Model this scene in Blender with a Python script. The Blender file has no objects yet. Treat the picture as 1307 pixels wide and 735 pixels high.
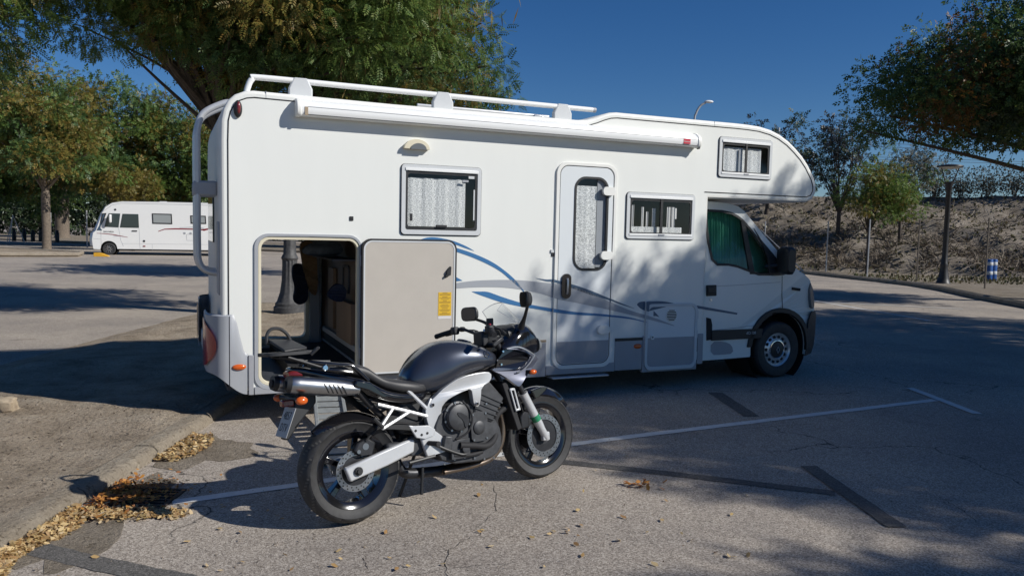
import bpy, bmesh, math, random
import numpy as np
from mathutils import Vector, Matrix
from mathutils.geometry import tessellate_polygon

random.seed(7)
RNG = np.random.default_rng(11)
scene = bpy.context.scene
COL = scene.collection
rad = math.radians

# ------------------------------------------------------------------ camera
CAM_H = 1.72
FPX, CX, CY = 985.0, 653.5, 367.5          # focal length and centre of the photograph in its pixels
PITCH, ROLL = rad(4.178), rad(1.274)
fwd = Vector((0, math.cos(PITCH), -math.sin(PITCH)))
rt0 = Vector((1, 0, 0)); up0 = rt0.cross(fwd)
cr, sr = math.cos(ROLL), math.sin(ROLL)
right = rt0 * cr + up0 * sr
up = up0 * cr - rt0 * sr
cam_d = bpy.data.cameras.new('camera'); cam = bpy.data.objects.new('camera', cam_d); COL.objects.link(cam)
cam.matrix_world = Matrix(((right.x, up.x, -fwd.x, 0), (right.y, up.y, -fwd.y, 0), (right.z, up.z, -fwd.z, CAM_H), (0, 0, 0, 1)))
cam_d.sensor_width = 36; cam_d.lens = 36 * FPX / 1307
cam_d.clip_start = .05; cam_d.clip_end = 3000
scene.camera = cam

# ------------------------------------------------------------------ daylight
SUN_EL = rad(33.5); SUN_AZ = rad(-19)      # azimuth measured from +x towards +y
S = Vector((math.cos(SUN_EL) * math.cos(SUN_AZ), math.cos(SUN_EL) * math.sin(SUN_AZ), math.sin(SUN_EL)))
world = bpy.data.worlds.new('World'); scene.world = world; world.use_nodes = True
wn = world.node_tree.nodes; wl = world.node_tree.links
sky = wn.new('ShaderNodeTexSky'); sky.sky_type = 'NISHITA'; sky.sun_disc = False
sky.sun_elevation = SUN_EL; sky.sun_rotation = math.pi / 2 - SUN_AZ
sky.air_density = 1.0; sky.dust_density = 0.; sky.ozone_density = 6.; sky.altitude = 700
hs = wn.new('ShaderNodeHueSaturation'); hs.inputs['Saturation'].default_value = 1.21; hs.inputs['Hue'].default_value = .507   # the deep blue of a clear dry autumn sky, the same all over
wl.new(sky.outputs[0], hs.inputs['Color']); wl.new(hs.outputs[0], wn['Background'].inputs[0]); wn['Background'].inputs[1].default_value = .072
sd = bpy.data.lights.new('sun', 'SUN'); sd.energy = 5.0; sd.angle = rad(.53); sd.color = (1.0, .965, .905)
sun = bpy.data.objects.new('sun', sd); COL.objects.link(sun); sun.rotation_euler = S.to_track_quat('Z', 'Y').to_euler()
sun.location = (30, -10, 25)
vs = scene.view_settings
vs.view_transform = 'Standard'; vs.look = 'None'; vs.gamma = 1; vs.use_curve_mapping = False; vs.exposure = -.07
scene.cycles.max_bounces = 8; scene.cycles.transparent_max_bounces = 12
scene.cycles.caustics_reflective = False; scene.cycles.caustics_refractive = False

# ------------------------------------------------------------------ measuring: a pixel of the photograph to a point of the place
def ray(px, py):
    return right * ((px - CX) / FPX) + up * (-(py - CY) / FPX) + fwd
def ground_at(px, py, z=0.):
    d = ray(px, py); t = (z - CAM_H) / d.z
    return Vector((0, 0, CAM_H)) + d * t
PSI = rad(24.17)
RV0 = ground_at(990, 484)
RU = Vector((math.cos(PSI), math.sin(PSI), 0)); RN = Vector((math.sin(PSI), -math.cos(PSI), 0))
def wall(px, py, off=0.):                   # point of the camper's side wall in the camper's own x, z
    d = ray(px, py); o = Vector((0, 0, CAM_H)); t = (RV0 + RN * off - o).dot(RN) / d.dot(RN)
    P = o + d * t
    return ((P - RV0).dot(RU), P.z)
def at_depth(px, py, Y):
    d = ray(px, py); return Vector((0, 0, CAM_H)) + d * (Y / d.y)
def sstep(a, b, x):
    t = min(1, max(0, (x - a) / (b - a))); return t * t * (3 - 2 * t)
def gz(x, y=0):                             # the paving falls gently to the gutter
    return -.07 * (1 - sstep(-2.4, 1.2, x)) if y < 30 else -.07 * (1 - sstep(-2.4, 1.2, x))

# ------------------------------------------------------------------ mesh helpers
class MB:
    def __init__(s): s.v = []; s.f = []; s.m = []; s.cur = 0
    def add(s, vs, fs):
        n = len(s.v); s.v += [tuple(p) for p in vs]
        for f in fs: s.f.append([i + n for i in f]); s.m.append(s.cur)
        return s
    def box(s, x0, x1, y0, y1, z0, z1, M=None):
        vs = [(x, y, z) for z in (z0, z1) for y in (y0, y1) for x in (x0, x1)]
        if M is not None: vs = [M @ Vector(p) for p in vs]
        return s.add(vs, [(0, 2, 3, 1), (4, 5, 7, 6), (0, 1, 5, 4), (2, 6, 7, 3), (0, 4, 6, 2), (1, 3, 7, 5)])
    def prism(s, poly, y0, y1):             # poly in x,z ; y0 / y1 numbers or functions of x,z
        g0 = y0 if callable(y0) else (lambda x, z: y0); g1 = y1 if callable(y1) else (lambda x, z: y1)
        n = len(poly); vs = [(x, g0(x, z), z) for x, z in poly] + [(x, g1(x, z), z) for x, z in poly]
        tr = tessellate_polygon([[Vector((x, z, 0)) for x, z in poly]])
        fs = [t for t in tr] + [tuple(i + n for i in t) for t in tr]
        fs += [(i, (i + 1) % n, (i + 1) % n + n, i + n) for i in range(n)]
        return s.add(vs, fs)
    def prism_holes(s, outer, holes, y0, y1):
        g0 = y0 if callable(y0) else (lambda x, z: y0); g1 = y1 if callable(y1) else (lambda x, z: y1)
        loops = [outer] + holes; flat = [p for l in loops for p in l]; n = len(flat)
        tr = tessellate_polygon([[Vector((x, z, 0)) for x, z in l] for l in loops])
        vs = [(x, g0(x, z), z) for x, z in flat] + [(x, g1(x, z), z) for x, z in flat]
        fs = [t for t in tr] + [tuple(i + n for i in t) for t in tr]
        b = 0
        for l in loops:
            k = len(l); fs += [(b + i, b + (i + 1) % k, b + (i + 1) % k + n, b + i + n) for i in range(k)]; b += k
        return s.add(vs, fs)
    def sheet(s, poly, fn):                 # flat polygon, fn(a,b)->xyz
        tr = tessellate_polygon([[Vector((x, z, 0)) for x, z in poly]])
        return s.add([fn(x, z) for x, z in poly], tr)
    def tube(s, path, r, n=8, closed=False, caps=True):
        P = [Vector(p) for p in path]; m = len(P); rs = r if isinstance(r, (list, tuple)) else [r] * m
        T = []
        for i in range(m):
            a = P[(i - 1) % m] if (closed or i > 0) else P[i]; b = P[(i + 1) % m] if (closed or i < m - 1) else P[i]
            t = b - a; T.append(t.normalized() if t.length > 1e-9 else Vector((0, 0, 1)))
        ref = Vector((0, 0, 1)) if abs(T[0].z) < .9 else Vector((1, 0, 0))
        N = (ref - T[0] * ref.dot(T[0])).normalized(); vs = []
        for i in range(m):
            N = (N - T[i] * N.dot(T[i])); N = N.normalized() if N.length > 1e-6 else T[i].orthogonal().normalized()
            B = T[i].cross(N)
            for k in range(n):
                a = 2 * math.pi * k / n; vs.append(P[i] + (N * math.cos(a) + B * math.sin(a)) * rs[i])
        fs = []
        for i in range(m if closed else m - 1):
            j = (i + 1) % m
            for k in range(n): fs.append((i * n + k, i * n + (k + 1) % n, j * n + (k + 1) % n, j * n + k))
        if caps and not closed: fs += [tuple(range(n))[::-1], tuple(range((m - 1) * n, m * n))]
        return s.add(vs, fs)
    def lathe(s, prof, c=(0, 0, 0), axis='y', n=32, disp=None, a0=0., a1=2 * math.pi):  # prof: (radius, height along axis)
        vs = []; m = len(prof); full = abs(a1 - a0 - 2 * math.pi) < 1e-6; nn = n if full else n + 1
        for i in range(nn):
            a = a0 + (a1 - a0) * i / n
            for j, (r, h) in enumerate(prof):
                if disp: r = r - disp(i, j)
                u, w = r * math.cos(a), r * math.sin(a)
                p = (u, h, w) if axis == 'y' else ((u, w, h) if axis == 'z' else (h, u, w))
                vs.append((p[0] + c[0], p[1] + c[1], p[2] + c[2]))
        fs = []
        for i in range(nn if full else nn - 1):
            k = (i + 1) % nn
            for j in range(m - 1): fs.append((i * m + j, i * m + j + 1, k * m + j + 1, k * m + j))
        return s.add(vs, fs)
    def disc(s, c, r, axis='y', n=24):
        vs = []
        for k in range(n):
            a = 2 * math.pi * k / n; u, w = r * math.cos(a), r * math.sin(a)
            p = (u, 0, w) if axis == 'y' else ((u, w, 0) if axis == 'z' else (0, u, w))
            vs.append((p[0] + c[0], p[1] + c[1], p[2] + c[2]))
        return s.add(vs, [tuple(range(n))])
    def cyl(s, c, r, h, axis='y', n=20, bev=.0):   # centre of the first cap, height along axis
        b = min(bev, abs(h) / 2) * (1 if h > 0 else -1)
        return s.lathe([(1e-4, 0), (r - bev, 0), (r, b), (r, h - b), (r - bev, h), (1e-4, h)] if bev else [(1e-4, 0), (r, 0), (r, h), (1e-4, h)], c, axis, n)
    def loft(s, secs, closed=True, caps=True):
        n = len(secs[0]); vs = [p for sc in secs for p in sc]; fs = []
        for i in range(len(secs) - 1):
            for k in range(n if closed else n - 1):
                a, b = i * n + k, i * n + (k + 1) % n; fs.append((a, b, b + n, a + n))
        if caps: fs += [tuple(range(n))[::-1], tuple(range((len(secs) - 1) * n, len(secs) * n))]
        return s.add(vs, fs)
    def ball(s, c, rx, ry, rz, n=12, m=8):
        vs = []; fs = []
        for i in range(m + 1):
            t = math.pi * i / m
            for k in range(n):
                a = 2 * math.pi * k / n
                vs.append((c[0] + rx * math.sin(t) * math.cos(a), c[1] + ry * math.sin(t) * math.sin(a), c[2] + rz * math.cos(t)))
        for i in range(m):
            for k in range(n): fs.append((i * n + k, (i + 1) * n + k, (i + 1) * n + (k + 1) % n, i * n + (k + 1) % n))
        return s.add(vs, fs)
    def build(s, name, mats, parent=None, bevel=0., smooth=False, seg=2, sub=0, loc=None):
        me = bpy.data.meshes.new(name); me.from_pydata(s.v, [], s.f)
        mats = mats if isinstance(mats, (list, tuple)) else [mats]
        for m in mats: me.materials.append(MT[m])
        if len(mats) > 1: me.polygons.foreach_set('material_index', s.m)
        bm = bmesh.new(); bm.from_mesh(me); bmesh.ops.remove_doubles(bm, verts=bm.verts, dist=1e-5)
        bmesh.ops.recalc_face_normals(bm, faces=bm.faces); bm.to_mesh(me); bm.free()
        o = bpy.data.objects.new(name, me); COL.objects.link(o); o.parent = parent
        if loc: o.location = loc
        if bevel:
            b = o.modifiers.new('bevel', 'BEVEL'); b.width = bevel; b.segments = seg; b.limit_method = 'ANGLE'; b.angle_limit = rad(35)
        if sub:
            q = o.modifiers.new('sub', 'SUBSURF'); q.levels = sub; q.render_levels = sub
        if smooth or bevel:
            me.shade_smooth()
            try: me.set_sharp_from_angle(angle=rad(40 if not bevel else 50))
            except Exception: pass
        return o

def tag(o, label=None, cat=None, group=None, kind=None):
    if label: o['label'] = label
    if cat: o['category'] = cat
    if group: o['group'] = group
    if kind: o['kind'] = kind
    return o
def thing(name, label, cat, loc=(0, 0, 0), rotz=0., group=None):
    o = bpy.data.objects.new(name, None); COL.objects.link(o); o.location = loc; o.rotation_euler = (0, 0, rotz); o.empty_display_size = .2
    return tag(o, label, cat, group)
def copy_tree(o, parent=None):
    kids = [c for c in bpy.data.objects if c.parent == o]
    c = o.copy(); COL.objects.link(c); c.parent = parent
    for k in kids: copy_tree(k, c)
    return c
def rrect(x0, x1, z0, z1, r, n=5):
    pts = []
    for cx_, cz_, a in ((x1 - r, z1 - r, 0), (x0 + r, z1 - r, 90), (x0 + r, z0 + r, 180), (x1 - r, z0 + r, 270)):
        for k in range(n + 1):
            t = rad(a + 90 * k / n); pts.append((cx_ + r * math.cos(t), cz_ + r * math.sin(t)))
    return pts
def inset(poly, d):
    n = len(poly); area = sum(poly[i][0] * poly[(i + 1) % n][1] - poly[(i + 1) % n][0] * poly[i][1] for i in range(n))
    sg = 1 if area > 0 else -1; out = []
    for i in range(n):
        a, b, c = poly[i - 1], poly[i], poly[(i + 1) % n]
        e1 = Vector((b[0] - a[0], b[1] - a[1])); e2 = Vector((c[0] - b[0], c[1] - b[1]))
        n1 = Vector((-e1.y, e1.x)).normalized() * sg; n2 = Vector((-e2.y, e2.x)).normalized() * sg
        m = (n1 + n2); m = m.normalized() if m.length > 1e-6 else n1
        k = d / max(.35, m.dot(n1)); out.append((b[0] + m.x * k, b[1] + m.y * k))
    return out
def smooth_poly(pts, it=2, closed=True):
    for _ in range(it):
        o = []
        n = len(pts)
        for i in range(n if closed else n - 1):
            a = Vector(pts[i]); b = Vector(pts[(i + 1) % n]); o += [tuple(a * .75 + b * .25), tuple(a * .25 + b * .75)]
        pts = o if closed else [tuple(pts[0])] + o + [tuple(pts[-1])]
    return pts
def spline(pts, k=6, closed=False):           # Catmull-Rom through the points
    P = [Vector(p) for p in pts]; n = len(P); out = []
    for i in range(n if closed else n - 1):
        p0 = P[i - 1] if (i > 0 or closed) else P[0]; p1 = P[i]; p2 = P[(i + 1) % n]; p3 = P[(i + 2) % n] if (i + 2 < n or closed) else P[-1]
        for j in range(k):
            t = j / k
            out.append(.5 * ((2 * p1) + (p2 - p0) * t + (2 * p0 - 5 * p1 + 4 * p2 - p3) * t * t + (3 * p1 - p0 - 3 * p2 + p3) * t ** 3))
    if not closed: out.append(P[-1])
    return out
def text(name, body, size, m, parent, loc, rot, extrude=.0006, align='CENTER', sx=1.):
    cu = bpy.data.curves.new(name, 'FONT'); cu.body = body; cu.size = size; cu.extrude = extrude; cu.align_x = align; cu.align_y = 'CENTER'
    cu.resolution_u = 3
    t = bpy.data.objects.new(name, cu); COL.objects.link(t)
    bpy.context.view_layer.update()
    me = bpy.data.meshes.new_from_object(t); bpy.data.objects.remove(t)
    o = bpy.data.objects.new(name, me); COL.objects.link(o); me.materials.clear(); me.materials.append(MT[m])
    o.parent = parent; o.location = loc; o.rotation_euler = rot; o.scale = (sx, 1, 1)
    return o

# ------------------------------------------------------------------ materials
MT = {}
def mat(name, col, rough=.5, metal=0., var=0., vscale=6., bump=0., bscale=80., coat=0., spec=.5, col2=None, emis=None, dist=.002, detail=4., vmap=None):
    m = bpy.data.materials.new(name); m.use_nodes = True; nt = m.node_tree; b = nt.nodes['Principled BSDF']
    b.inputs['Base Color'].default_value = (*col, 1); b.inputs['Roughness'].default_value = rough; b.inputs['Metallic'].default_value = metal
    b.inputs['Specular IOR Level'].default_value = spec
    if coat: b.inputs['Coat Weight'].default_value = coat; b.inputs['Coat Roughness'].default_value = .072
    if var or bump or col2:
        tc = nt.nodes.new('ShaderNodeTexCoord')
    if var or col2:
        nz = nt.nodes.new('ShaderNodeTexNoise'); nz.inputs['Scale'].default_value = vscale; nz.inputs['Detail'].default_value = detail; nz.inputs['Roughness'].default_value = .6
        if vmap:
            mp_ = nt.nodes.new('ShaderNodeMapping'); mp_.inputs['Scale'].default_value = vmap; nt.links.new(tc.outputs['Object'], mp_.inputs[0]); nt.links.new(mp_.outputs[0], nz.inputs['Vector'])
        else: nt.links.new(tc.outputs['Object'], nz.inputs['Vector'])
        rp = nt.nodes.new('ShaderNodeValToRGB'); rp.color_ramp.elements[0].position = .3; rp.color_ramp.elements[1].position = .7
        c2 = col2 or tuple(min(1, c * (1 + var)) for c in col); c1 = col if col2 else tuple(c * (1 - var) for c in col)
        rp.color_ramp.elements[0].color = (*c1, 1); rp.color_ramp.elements[1].color = (*c2, 1)
        nt.links.new(nz.outputs[0], rp.inputs[0]); nt.links.new(rp.outputs[0], b.inputs['Base Color'])
    if bump:
        n2 = nt.nodes.new('ShaderNodeTexNoise'); n2.inputs['Scale'].default_value = bscale; n2.inputs['Detail'].default_value = 3
        nt.links.new(tc.outputs['Object'], n2.inputs['Vector'])
        bp = nt.nodes.new('ShaderNodeBump'); bp.inputs['Strength'].default_value = bump; bp.inputs['Distance'].default_value = dist
        nt.links.new(n2.outputs[0], bp.inputs['Height']); nt.links.new(bp.outputs[0], b.inputs['Normal'])
    MT[name] = m; return m
def glass(name, tint, refl=1.0, rough=.02):
    m = bpy.data.materials.new(name); m.use_nodes = True; nt = m.node_tree; nt.nodes.clear(); L = nt.links.new
    o = nt.nodes.new('ShaderNodeOutputMaterial'); mx = nt.nodes.new('ShaderNodeMixShader'); lw = nt.nodes.new('ShaderNodeLayerWeight'); lw.inputs[0].default_value = .5
    pw = nt.nodes.new('ShaderNodeMath'); pw.operation = 'POWER'; pw.inputs[1].default_value = 5.; ma = nt.nodes.new('ShaderNodeMath'); ma.operation = 'MULTIPLY_ADD'; ma.inputs[1].default_value = .9; ma.inputs[2].default_value = .045
    t = nt.nodes.new('ShaderNodeBsdfTransparent'); t.inputs[0].default_value = (*tint, 1)
    g = nt.nodes.new('ShaderNodeBsdfGlossy'); g.inputs['Roughness'].default_value = rough; g.inputs[0].default_value = (refl, refl, refl, 1)
    L(lw.outputs['Facing'], pw.inputs[0]); L(pw.outputs[0], ma.inputs[0]); L(ma.outputs[0], mx.inputs[0]); L(t.outputs[0], mx.inputs[1]); L(g.outputs[0], mx.inputs[2]); L(mx.outputs[0], o.inputs[0])
    MT[name] = m; return m
def leafmat(name, cols, trans=.32, rough=.48):
    m = bpy.data.materials.new(name); m.use_nodes = True; nt = m.node_tree; nt.nodes.clear()
    o = nt.nodes.new('ShaderNodeOutputMaterial'); ge = nt.nodes.new('ShaderNodeNewGeometry')
    rp = nt.nodes.new('ShaderNodeValToRGB'); el = rp.color_ramp.elements
    el[0].position = 0; el[0].color = (*cols[0], 1); el[1].position = 1; el[1].color = (*cols[-1], 1)
    for i in range(1, len(cols) - 1):
        e = el.new(i / (len(cols) - 1)); e.color = (*cols[i], 1)
    nt.links.new(ge.outputs['Random Per Island'], rp.inputs[0])
    d = nt.nodes.new('ShaderNodeBsdfPrincipled'); d.inputs['Roughness'].default_value = rough; d.inputs['Specular IOR Level'].default_value = .4
    t = nt.nodes.new('ShaderNodeBsdfTranslucent'); mx = nt.nodes.new('ShaderNodeMixShader'); mx.inputs[0].default_value = trans
    nt.links.new(rp.outputs[0], d.inputs['Base Color']); nt.links.new(rp.outputs[0], t.inputs[0])
    nt.links.new(d.outputs[0], mx.inputs[1]); nt.links.new(t.outputs[0], mx.inputs[2]); nt.links.new(mx.outputs[0], o.inputs[0])
    MT[name] = m; return m

mat('rv_white', (.79, .80, .762), .34, var=.011, vscale=3., coat=.25, vmap=(1.6, 1, .22), bump=.06, bscale=1.6, dist=.03)
mat('rv_door_white', (.70, .735, .75), .35, var=.015, vscale=2)
mat('rv_trim', (.80, .80, .76), .4, var=.03, vscale=3)
mat('rv_grey', (.36, .375, .40), .42, var=.05, vscale=2.5, bump=.05, bscale=300)
mat('rv_skirt', (.33, .34, .365), .45, var=.05, vscale=3, bump=.05, bscale=200)
mat('frame_grey', (.60, .62, .63), .4, var=.03)
mat('rubber', (.015, .015, .017), .75, var=.2, vscale=20)
mat('black_plastic', (.02, .021, .023), .5, bump=.05, bscale=400, var=.15)
mat('black_gloss', (.008, .008, .010), .12, coat=.8, spec=.5)
mat('dark_metal', (.035, .036, .04), .42, metal=.5, bump=.08, bscale=120, var=.25, vscale=15)
mat('engine', (.055, .057, .062), .48, metal=.35, bump=.1, bscale=150, var=.3, vscale=18)
mat('alu', (.62, .63, .64), .33, metal=.85, var=.06, vscale=12, bump=.03, bscale=400)
mat('rim_silver', (.72, .73, .74), .3, metal=.5, var=.04)
mat('alu_paint', (.60, .61, .62), .36, metal=.35, var=.04, vscale=9, coat=.2)
mat('steel', (.42, .42, .43), .28, metal=1., var=.1, vscale=30)
mat('chrome', (.75, .75, .76), .1, metal=1.)
mat('exhaust', (.30, .22, .15), .38, metal=.9, col2=(.20, .17, .15), vscale=9)
mat('muffler', (.40, .41, .425), .33, metal=1., var=.08, vscale=14)
mat('tank_paint', (.062, .070, .092), .30, metal=.62, coat=.9, spec=.5, var=.05, vscale=200)
mat('panel_grey', (.135, .145, .19), .32, metal=.6, coat=.7)
mat('seat_vinyl', (.034, .034, .036), .50, bump=.25, bscale=220, var=.15)
mat('tyre', (.032, .032, .033), .66, var=.25, vscale=25, bump=.15, bscale=200)
mat('tyre_groove', (.085, .082, .078), .8)
mat('red_lens', (.33, .012, .014), .18, coat=.6)
mat('dark_red_lens', (.17, .02, .022), .2, coat=.5)
mat('amber_lens', (.62, .11, .012), .22, coat=.5)
mat('white_paint', (.62, .62, .60), .6, var=.10, vscale=14)
mat('plate_white', (.42, .43, .44), .5, var=.04)
mat('plate_char', (.02, .02, .025), .5)
mat('decal_blue', (.045, .165, .36), .4)
mat('decal_navy', (.07, .12, .19), .4)
mat('decal_grey', (.36, .38, .41), .42)
mat('decal_red', (.22, .02, .03), .4)
mat('tan_strip', (.36, .28, .19), .6)
mat('liner', (.49, .452, .40), .75, var=.035, vscale=5, bump=.1, bscale=500, detail=7)
mat('sticker_yellow', (.72, .45, .03), .5)
mat('sticker_ink', (.30, .18, .03), .6)
mat('sticker_white', (.68, .66, .64), .5)
mat('awning', (.84, .85, .84), .3, var=.015, vscale=2)
mat('cream', (.72, .66, .50), .4)
mat('porch_lens', (.15, .16, .165), .25)
mat('green_curtain', (.11, .33, .255), .8, var=.12, vscale=3)
mat('interior', (.09, .09, .095), .8, var=.1)
mat('wood_panel', (.105, .068, .045), .55, var=.15, vscale=3)
mat('wood_light', (.25, .165, .105), .6, var=.1, vscale=3)
mat('cloth_navy', (.02, .028, .055), .9, var=.3, vscale=20, bump=.4, bscale=30, dist=.01)
mat('cloth_tan', (.27, .17, .09), .9, var=.2, vscale=14, bump=.4, bscale=30, dist=.01)
mat('cloth_grey', (.10, .12, .15), .9, var=.3, vscale=14, bump=.4, bscale=30, dist=.01)
mat('garage_floor', (.05, .053, .06), .5, var=.2, vscale=9)
mat('ramp_metal', (.36, .385, .39), .45, metal=.4, var=.12, vscale=20, bump=.1, bscale=120)
mat('lamp_iron', (.06, .06, .062), .6, var=.3, vscale=20, bump=.3, bscale=40)
mat('lamp_black', (.02, .02, .022), .5, var=.2, vscale=9)
mat('lamp_glass', (.55, .56, .55), .35)
mat('galv', (.42, .43, .44), .5, metal=.3, var=.1)
mat('post_wood', (.16, .135, .11), .8, var=.2, vscale=8)
mat('drum_blue', (.02, .09, .30), .45, var=.08); mat('drum_white', (.55, .57, .58), .5, var=.08)
mat('bark', (.10, .078, .06), .9, col2=(.045, .036, .03), vscale=14, bump=.8, bscale=30, dist=.02)
mat('bark_pale', (.21, .165, .125), .9, col2=(.11, .09, .07), vscale=10, bump=.8, bscale=25, dist=.02)
mat('chock_yellow', (.75, .40, .03), .5, var=.08)
mat('mh_white', (.80, .80, .78), .32, coat=.3, var=.01)
mat('mirror_dark', (.10, .105, .115), .08, metal=1.)
mat('mh_glass', (.03, .045, .05), .06, coat=.5); mat('mh_blind', (.30, .32, .32), .3, coat=.5)
mat('mh_blue_glass', (.035, .075, .13), .06, coat=.5)
mat('cut_wood', (.46, .38, .27), .85, col2=(.26, .20, .14), vscale=14, bump=.6, bscale=40, dist=.008)
mat('iron_grate', (.06, .05, .045), .7, metal=.4, var=.3, vscale=30)
mat('drain_dark', (.008, .008, .008), .9)
mat('wire', (.03, .03, .035), .6)
mat('label_red', (.55, .02, .05), .4)
mat('green_tag', (.02, .22, .10), .4)
glass('clear_screen', (.93, .94, .94), .9)
glass('window_glass', (.92, .935, .94), .8, .03)
glass('cab_glass', (.70, .86, .80), .8)
leafmat('leaf_green', [(0.073, 0.140, 0.034), (0.122, 0.201, 0.046), (0.165, 0.238, 0.056), (0.207, 0.250, 0.067)], .42)
leafmat('leaf_deep', [(0.042, 0.095, 0.034), (0.070, 0.133, 0.042), (0.098, 0.168, 0.050), (0.126, 0.189, 0.056)], .38)
leafmat('leaf_olive', [(0.138, 0.144, 0.033), (0.194, 0.175, 0.043), (0.244, 0.194, 0.045), (0.263, 0.163, 0.040)], .4)
leafmat('leaf_rust', [(.14, .075, .016), (.20, .10, .018), (.10, .08, .02), (.17, .06, .015)])
leafmat('leaf_dark', [(0.027, 0.049, 0.027), (0.043, 0.073, 0.035), (0.062, 0.097, 0.041), (0.084, 0.111, 0.046)], .3)  # darker leaf tone; on the right-edge tree it stands in for neighbours' shade
leafmat('leaf_plum', [(0.029, 0.034, 0.044), (0.046, 0.046, 0.058), (0.033, 0.052, 0.039), (0.058, 0.065, 0.065)], .2)
leafmat('leaf_lime', [(0.075, 0.163, 0.027), (0.125, 0.213, 0.037), (0.106, 0.175, 0.037), (0.163, 0.225, 0.050)])
leafmat('pods', [(.16, .125, .04), (.22, .155, .05), (.13, .11, .035), (.20, .12, .045)], .2)
leafmat('litter', [(.52, .37, .15), (.62, .47, .25), (.42, .27, .11), (.33, .19, .08), (.66, .53, .33)], .15, .6)
leafmat('litter_brown', [(.42, .16, .03), (.55, .26, .06), (.30, .11, .03), (.24, .10, .04)], .15, .6)
leafmat('twig_dry', [(0.125, 0.100, 0.075), (0.213, 0.175, 0.131), (0.163, 0.125, 0.094), (0.275, 0.237, 0.188)], .05, .8)
leafmat('hedge_grey', [(0.065, 0.078, 0.058), (0.117, 0.124, 0.098), (0.156, 0.143, 0.117), (0.078, 0.098, 0.052)], .2)
leafmat('weed', [(.08, .075, .03), (.13, .11, .05), (.06, .075, .025), (.16, .13, .07)], .2)

def netcurtain():
    m = bpy.data.materials.new('net_curtain'); m.use_nodes = True; nt = m.node_tree; b = nt.nodes['Principled BSDF']; b.inputs['Roughness'].default_value = .7
    tc = nt.nodes.new('ShaderNodeTexCoord'); mp = nt.nodes.new('ShaderNodeMapping'); mp.inputs['Scale'].default_value = (1, .2, .55)
    a = nt.nodes.new('ShaderNodeTexNoise'); a.inputs['Scale'].default_value = 210; a.inputs['Detail'].default_value = 5; a.inputs['Roughness'].default_value = .8
    mp2 = nt.nodes.new('ShaderNodeMapping'); mp2.inputs['Scale'].default_value = (.4, .2, 1)
    a2 = nt.nodes.new('ShaderNodeTexNoise'); a2.inputs['Scale'].default_value = 170; a2.inputs['Detail'].default_value = 5
    mx = nt.nodes.new('ShaderNodeMath'); mx.operation = 'ADD'
    rp = nt.nodes.new('ShaderNodeValToRGB'); e = rp.color_ramp.elements; e[0].position = .42; e[0].color = (.30, .31, .315, 1); e[1].position = .56; e[1].color = (.93, .93, .91, 1)
    half = nt.nodes.new('ShaderNodeMath'); half.operation = 'MULTIPLY'; half.inputs[1].default_value = .5
    L = nt.links.new
    L(tc.outputs['Object'], mp.inputs[0]); L(mp.outputs[0], a.inputs['Vector']); L(tc.outputs['Object'], mp2.inputs[0]); L(mp2.outputs[0], a2.inputs['Vector'])
    L(a.outputs[0], mx.inputs[0]); L(a2.outputs[0], mx.inputs[1]); L(mx.outputs[0], half.inputs[0]); L(half.outputs[0], rp.inputs[0]); L(rp.outputs[0], b.inputs['Base Color'])
    MT['net_curtain'] = m
netcurtain()

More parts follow.
